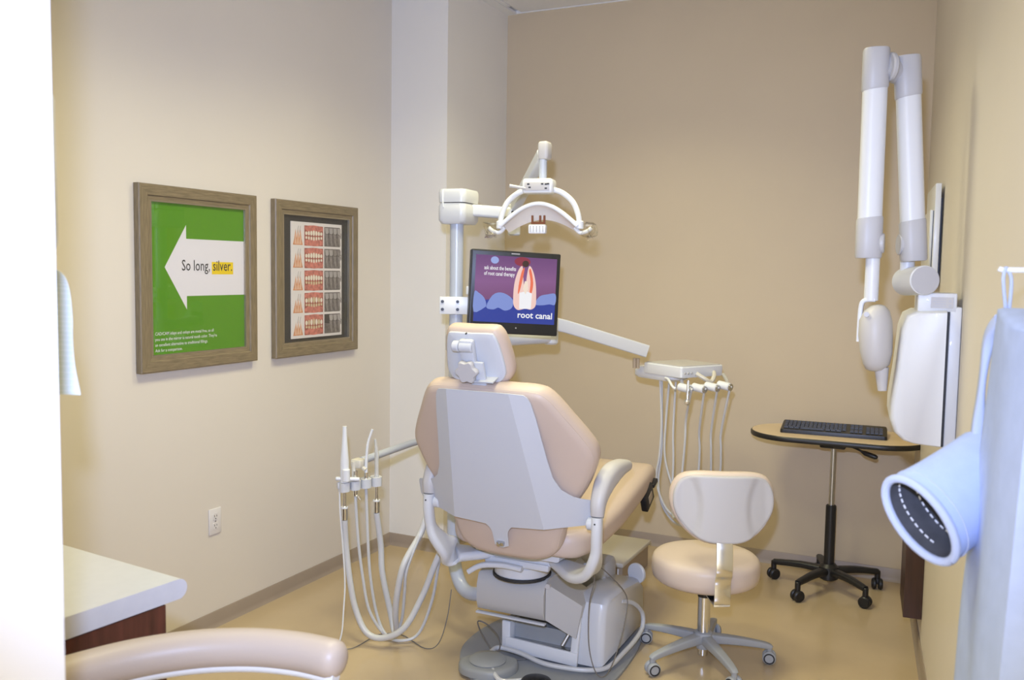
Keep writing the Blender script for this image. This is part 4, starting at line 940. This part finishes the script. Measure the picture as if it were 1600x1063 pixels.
# right (inner) arm and left (outer) arm with grey end caps
RA0, RA1 = V((2.590, YX+.05, 1.545)), V((2.545, YX+.05, 2.150)); LA0, LA1 = V((2.4655, YX, 1.552)), V((2.463, YX, 2.170))
for A, B in ((RA0, RA1), (LA0, LA1)):
    ax = (B-A).normalized(); sd = V((1, .25, 0)); sd = (sd-ax*sd.dot(ax)).normalized(); fr_ = ax.cross(sd)
    ln = (B-A).length; sec = rrect(.072, .070, .028, 6)
    part('scissor_arm', 'xray_white', t, lambda b: b.loft([[A+ax*h+sd*x*s+fr_*y*s for x, y in sec] for h, s in ((.10, .95), (ln-.10, .95))]), ang=50)
    for e0, e1, dm in ((0, .122, 1), (ln-.120, ln, -1)):
        def capf(b):
            hs = [(e0, .93), (e0+.006, 1), (e1-.006, 1), (e1, .95)]
            b.loft([[A+ax*(h+(.004*x/.036 if (i >= 2 and dm == 1) or (i < 2 and dm == -1) else 0))+sd*x*s*1.04+fr_*y*s*1.04 for x, y in sec] for i, (h, s) in enumerate(hs)])
        part('arm_cap', 'xray_grey', t, capf, ang=50)
part('top_pivot', 'xray_grey', t, lambda b: (b.cyl(LA1+V((.02, 0, -.055)), RA1+V((-.02, 0, -.045)), .034, n=24), b.cyl(LA1+V((.034, 0, -.055)), LA1+V((.048, .008, -.055)), .042, n=24, ch=.004)))
part('arm_pivot_disc', 'xray_grey', t, lambda b: (b.cyl(RA0+V((-.045, -.005, .05)), RA0+V((-.03, 0, .05)), .032, n=24, ch=.003), b.cyl(LA0+V((.03, 0, .045)), LA0+V((.044, 0, .045)), .030, n=24, ch=.003)))
part('drop_tube', 'xray_white', t, lambda b: b.cyl((2.479, YX, 1.56), (2.479, YX, 1.425), .0205, n=20))
part('head_yoke', 'xray_white', t, lambda b: b.bar(smooth_path([(2.492, YX, 1.428), (2.462, YX, 1.425), (2.452, YX, 1.40), (2.450, YX, 1.30)], 4), rrect(.035, .014, .005, 3), (0, 1, 0)))
def head(b):
    rings = []; HCx = 2.499
    prof = [(1.213, .012, -.006), (1.218, .026, -.004), (1.235, .038, .0), (1.27, .046, 0), (1.32, .049, -.001), (1.365, .047, .0), (1.395, .036, .004), (1.41, .02, .008), (1.414, .006, .01)]
    for z, r_, dx in prof: rings.append([V((HCx+dx+.18*(1.3-z)*.5*.6+x, YX-.01+y, z)) for x, y in circ(r_, 24, r_*1.25)])
    b.loft(rings)
part('tube_head', 'shell', t, head, ang=60)
part('head_button', 'xray_grey', t, lambda b: b.cyl((2.474, YX-.068, 1.385), (2.474, YX-.06, 1.384), .008, n=12))
part('cone', 'shell', t, lambda b: b.tube([(2.518, YX-.01, 1.225), (2.523, YX-.01, 1.155)], [.021, .013], 18))

t = thing('wall_display', 'slim white-edged wall display mounted behind the x-ray machine', 'wall panel', tuple(wp(3.95, 0, 1.45)))
part('mount', 'black', t, lambda b: wbox(b, 3.85, 4.1, .001, .011, 1.50, 1.80))
part('case', 'white', t, lambda b: wbox(b, 3.76, 4.22, .011, .032, 1.46, 1.848, .003))
part('inner_frame', 'white', t, lambda b: wbox(b, 3.78, 4.20, .035, .045, 1.48, 1.75, .002))
part('panel', 'black', t, lambda b: wbox(b, 3.785, 4.195, .0318, .0352, 1.475, 1.748))
t = thing('wall_cabinet', 'small dark brown wooden box fixed low on the right wall', 'cabinet', tuple(wp(4.0, 0, .12)))
part('body', 'dark_brown', t, lambda b: wbox(b, 3.82, 4.11, .001, .068, .155, .46), smooth=False)
part('lid', 'dark_brown', t, lambda b: wbox(b, 3.815, 4.115, .001, .072, .46, .475), smooth=False)

# ------------------------------------------------------------------ lead apron on its hook
HY = 1.60
t = thing('wall_hook', 'white wall hook holding the blue-grey lead apron', 'hook', tuple(wp(HY, 0, 1.5)))
part('back_plate', 'white', t, lambda b: wbox(b, HY-.02, HY+.02, .001, .007, 1.47, 1.55, .002))
part('peg', 'white', t, lambda b: b.bar([tuple(wp(HY, .006, 1.512)), tuple(wp(HY, .078, 1.512)), tuple(wp(HY, .082, 1.514))], rrect(.016, .008, .003, 3), (0, 1, 0)))
ap = thing('lead_apron', 'blue-grey lead apron with one sleeve hanging from the wall hook', 'apron', tuple(wp(1.6, .05, .4)))
hk = wp(HY, .072, 1.508)
part('hanging_loop', 'apron_trim', ap, lambda b: (b.hose([tuple(hk+V((0, -.008, .008))), tuple(hk+V((-.003, -.012, -.01))), tuple(hk+V((.002, -.004, -.05))), tuple(hk+V((.006, 0, -.075)))], .0026, 8), b.hose([tuple(hk+V((0, -.004, .008))), tuple(hk+V((.008, -.006, -.01))), tuple(hk+V((.008, -.002, -.05))), tuple(hk+V((.006, 0, -.075)))], .0026, 8), b.lathe([(.003, -.012), (.008, -.008), (.010, 0), (.007, .008), (.003, .011)], hk+V((.006, 0, -.07)), 12)))
def body(b):
    # horizontal sections (x, y) of the folded garment from shoulder to hem
    def section(z):
        f = (1.452-z)/1.05; f = max(0, min(1, f)); out = []
        fy = 1.625+.03*f; ny = 1.30-.06*f        # far and near vertical edges
        x_f = 2.765-.018*min(1, f*2.2)-.012*f; n = 16
        for i in range(n+1):
            s = i/n; y = fy+(ny-fy)*s; bul = .010*math.sin(s*PI*3.0+.6)*f*1.3+.012*math.sin(s*PI)
            out.append(V((x_f+.032*s-bul+.030*(1-math.sqrt(min(1, s*9)))*.6, y, z+(.0 if f > .02 else -.035*abs(s-.15)))))
        bk_ = [V((min(wx(p.y)-.006, p.x+.052+.010*math.sin(k)), p.y, p.z)) for k, p in enumerate(out)]
        return out+bk_[::-1]
    zs = [1.452, 1.446, 1.43]+[1.40-.05*i for i in range(21)]
    rings = [section(z) for z in zs]
    top = [sum(rings[0], V((0, 0, 0)))/len(rings[0])+(p-sum(rings[0], V((0, 0, 0)))/len(rings[0]))*.8+V((0, 0, .006)) for p in rings[0]]
    b.loft([top]+rings)
part('body', 'apron', ap, body, ang=60)
def edge(b):
    P = smooth_path([tuple(hk+V((-.004, .01, -.075))), (2.757, 1.632, 1.40), (2.751, 1.64, 1.34), (2.749, 1.645, 1.28), (2.747, 1.64, 1.235)], 5)
    b.bar(P, lambda f: rrect(.014+.004*math.sin(9*f), .026, .006, 3), (.9, .1, 0))
part('edge_binding', 'apron_trim', ap, edge)
# sleeve: open tube from the armhole to the cuff
SO = V((2.672, 1.50, 1.128)); SI = V((2.775, 1.63, 1.185))
sax = V((.62, .66, .28)).normalized()
cuff_n = V((.55, .80, .18)).normalized()
e1_ = V((.60, -.42, .0)); e1_ = V((.80, .0, -.60)).normalized(); e1_ = (e1_-cuff_n*e1_.dot(cuff_n)).normalized(); e2_ = cuff_n.cross(e1_)
def sring(c, ra, rb, n=32, wob=0): return [c+e1_*ra*math.cos(2*PI*i/n)+e2_*rb*math.sin(2*PI*i/n)+e1_*wob*math.sin(6*PI*i/n) for i in range(n)]
def sleeve(b):
    cs = [(0, .074, .047, 0), (.10, .0745, .0475, .001), (.35, .073, .049, .002), (.65, .074, .050, .002), (1, .078, .050, 0)]
    rings = []
    for f, ra, rb, wb in cs: rings.append(sring(SO.lerp(SI, f), ra, rb, wob=wb))
    inner = [sring(SO.lerp(SI, f), ra-.006, rb-.006) for f, ra, rb, wb in cs[:4]]
    b.loft(inner[::-1]+rings, cap=False)
part('sleeve', 'apron', ap, sleeve, ang=60)
part('cuff_binding', 'apron_trim', ap, lambda b: b.tube([p for p in sring(SO, .0715, .0445)]+[sring(SO, .0715, .0445)[0]], .0068, 10, cap=False))
part('cuff_hem', 'apron_trim', ap, lambda b: b.tube([p for p in sring(SO.lerp(SI, .13), .0748, .0478)]+[sring(SO.lerp(SI, .13), .0748, .0478)[0]], .0012, 6, cap=False))
part('lining', 'lining', ap, lambda b: b.loft([sring(SO.lerp(SI, f), .067, .040) for f in (.01, .3, .6, .85)]+[sring(SO.lerp(SI, .86), .002, .001)], cap=False), ang=60)
def stitches(b):
    for f0 in (.14, .34):
        c0_ = SO.lerp(SI, f0)
        for k in range(12):
            P = [c0_+e1_*.0655*math.cos(th)+e2_*.0385*math.sin(th) for th in (1.0+k*.17, 1.0+k*.17+.10)]
            b.tube(P, .0012, 5)
part('stitching', 'stitch', ap, stitches)
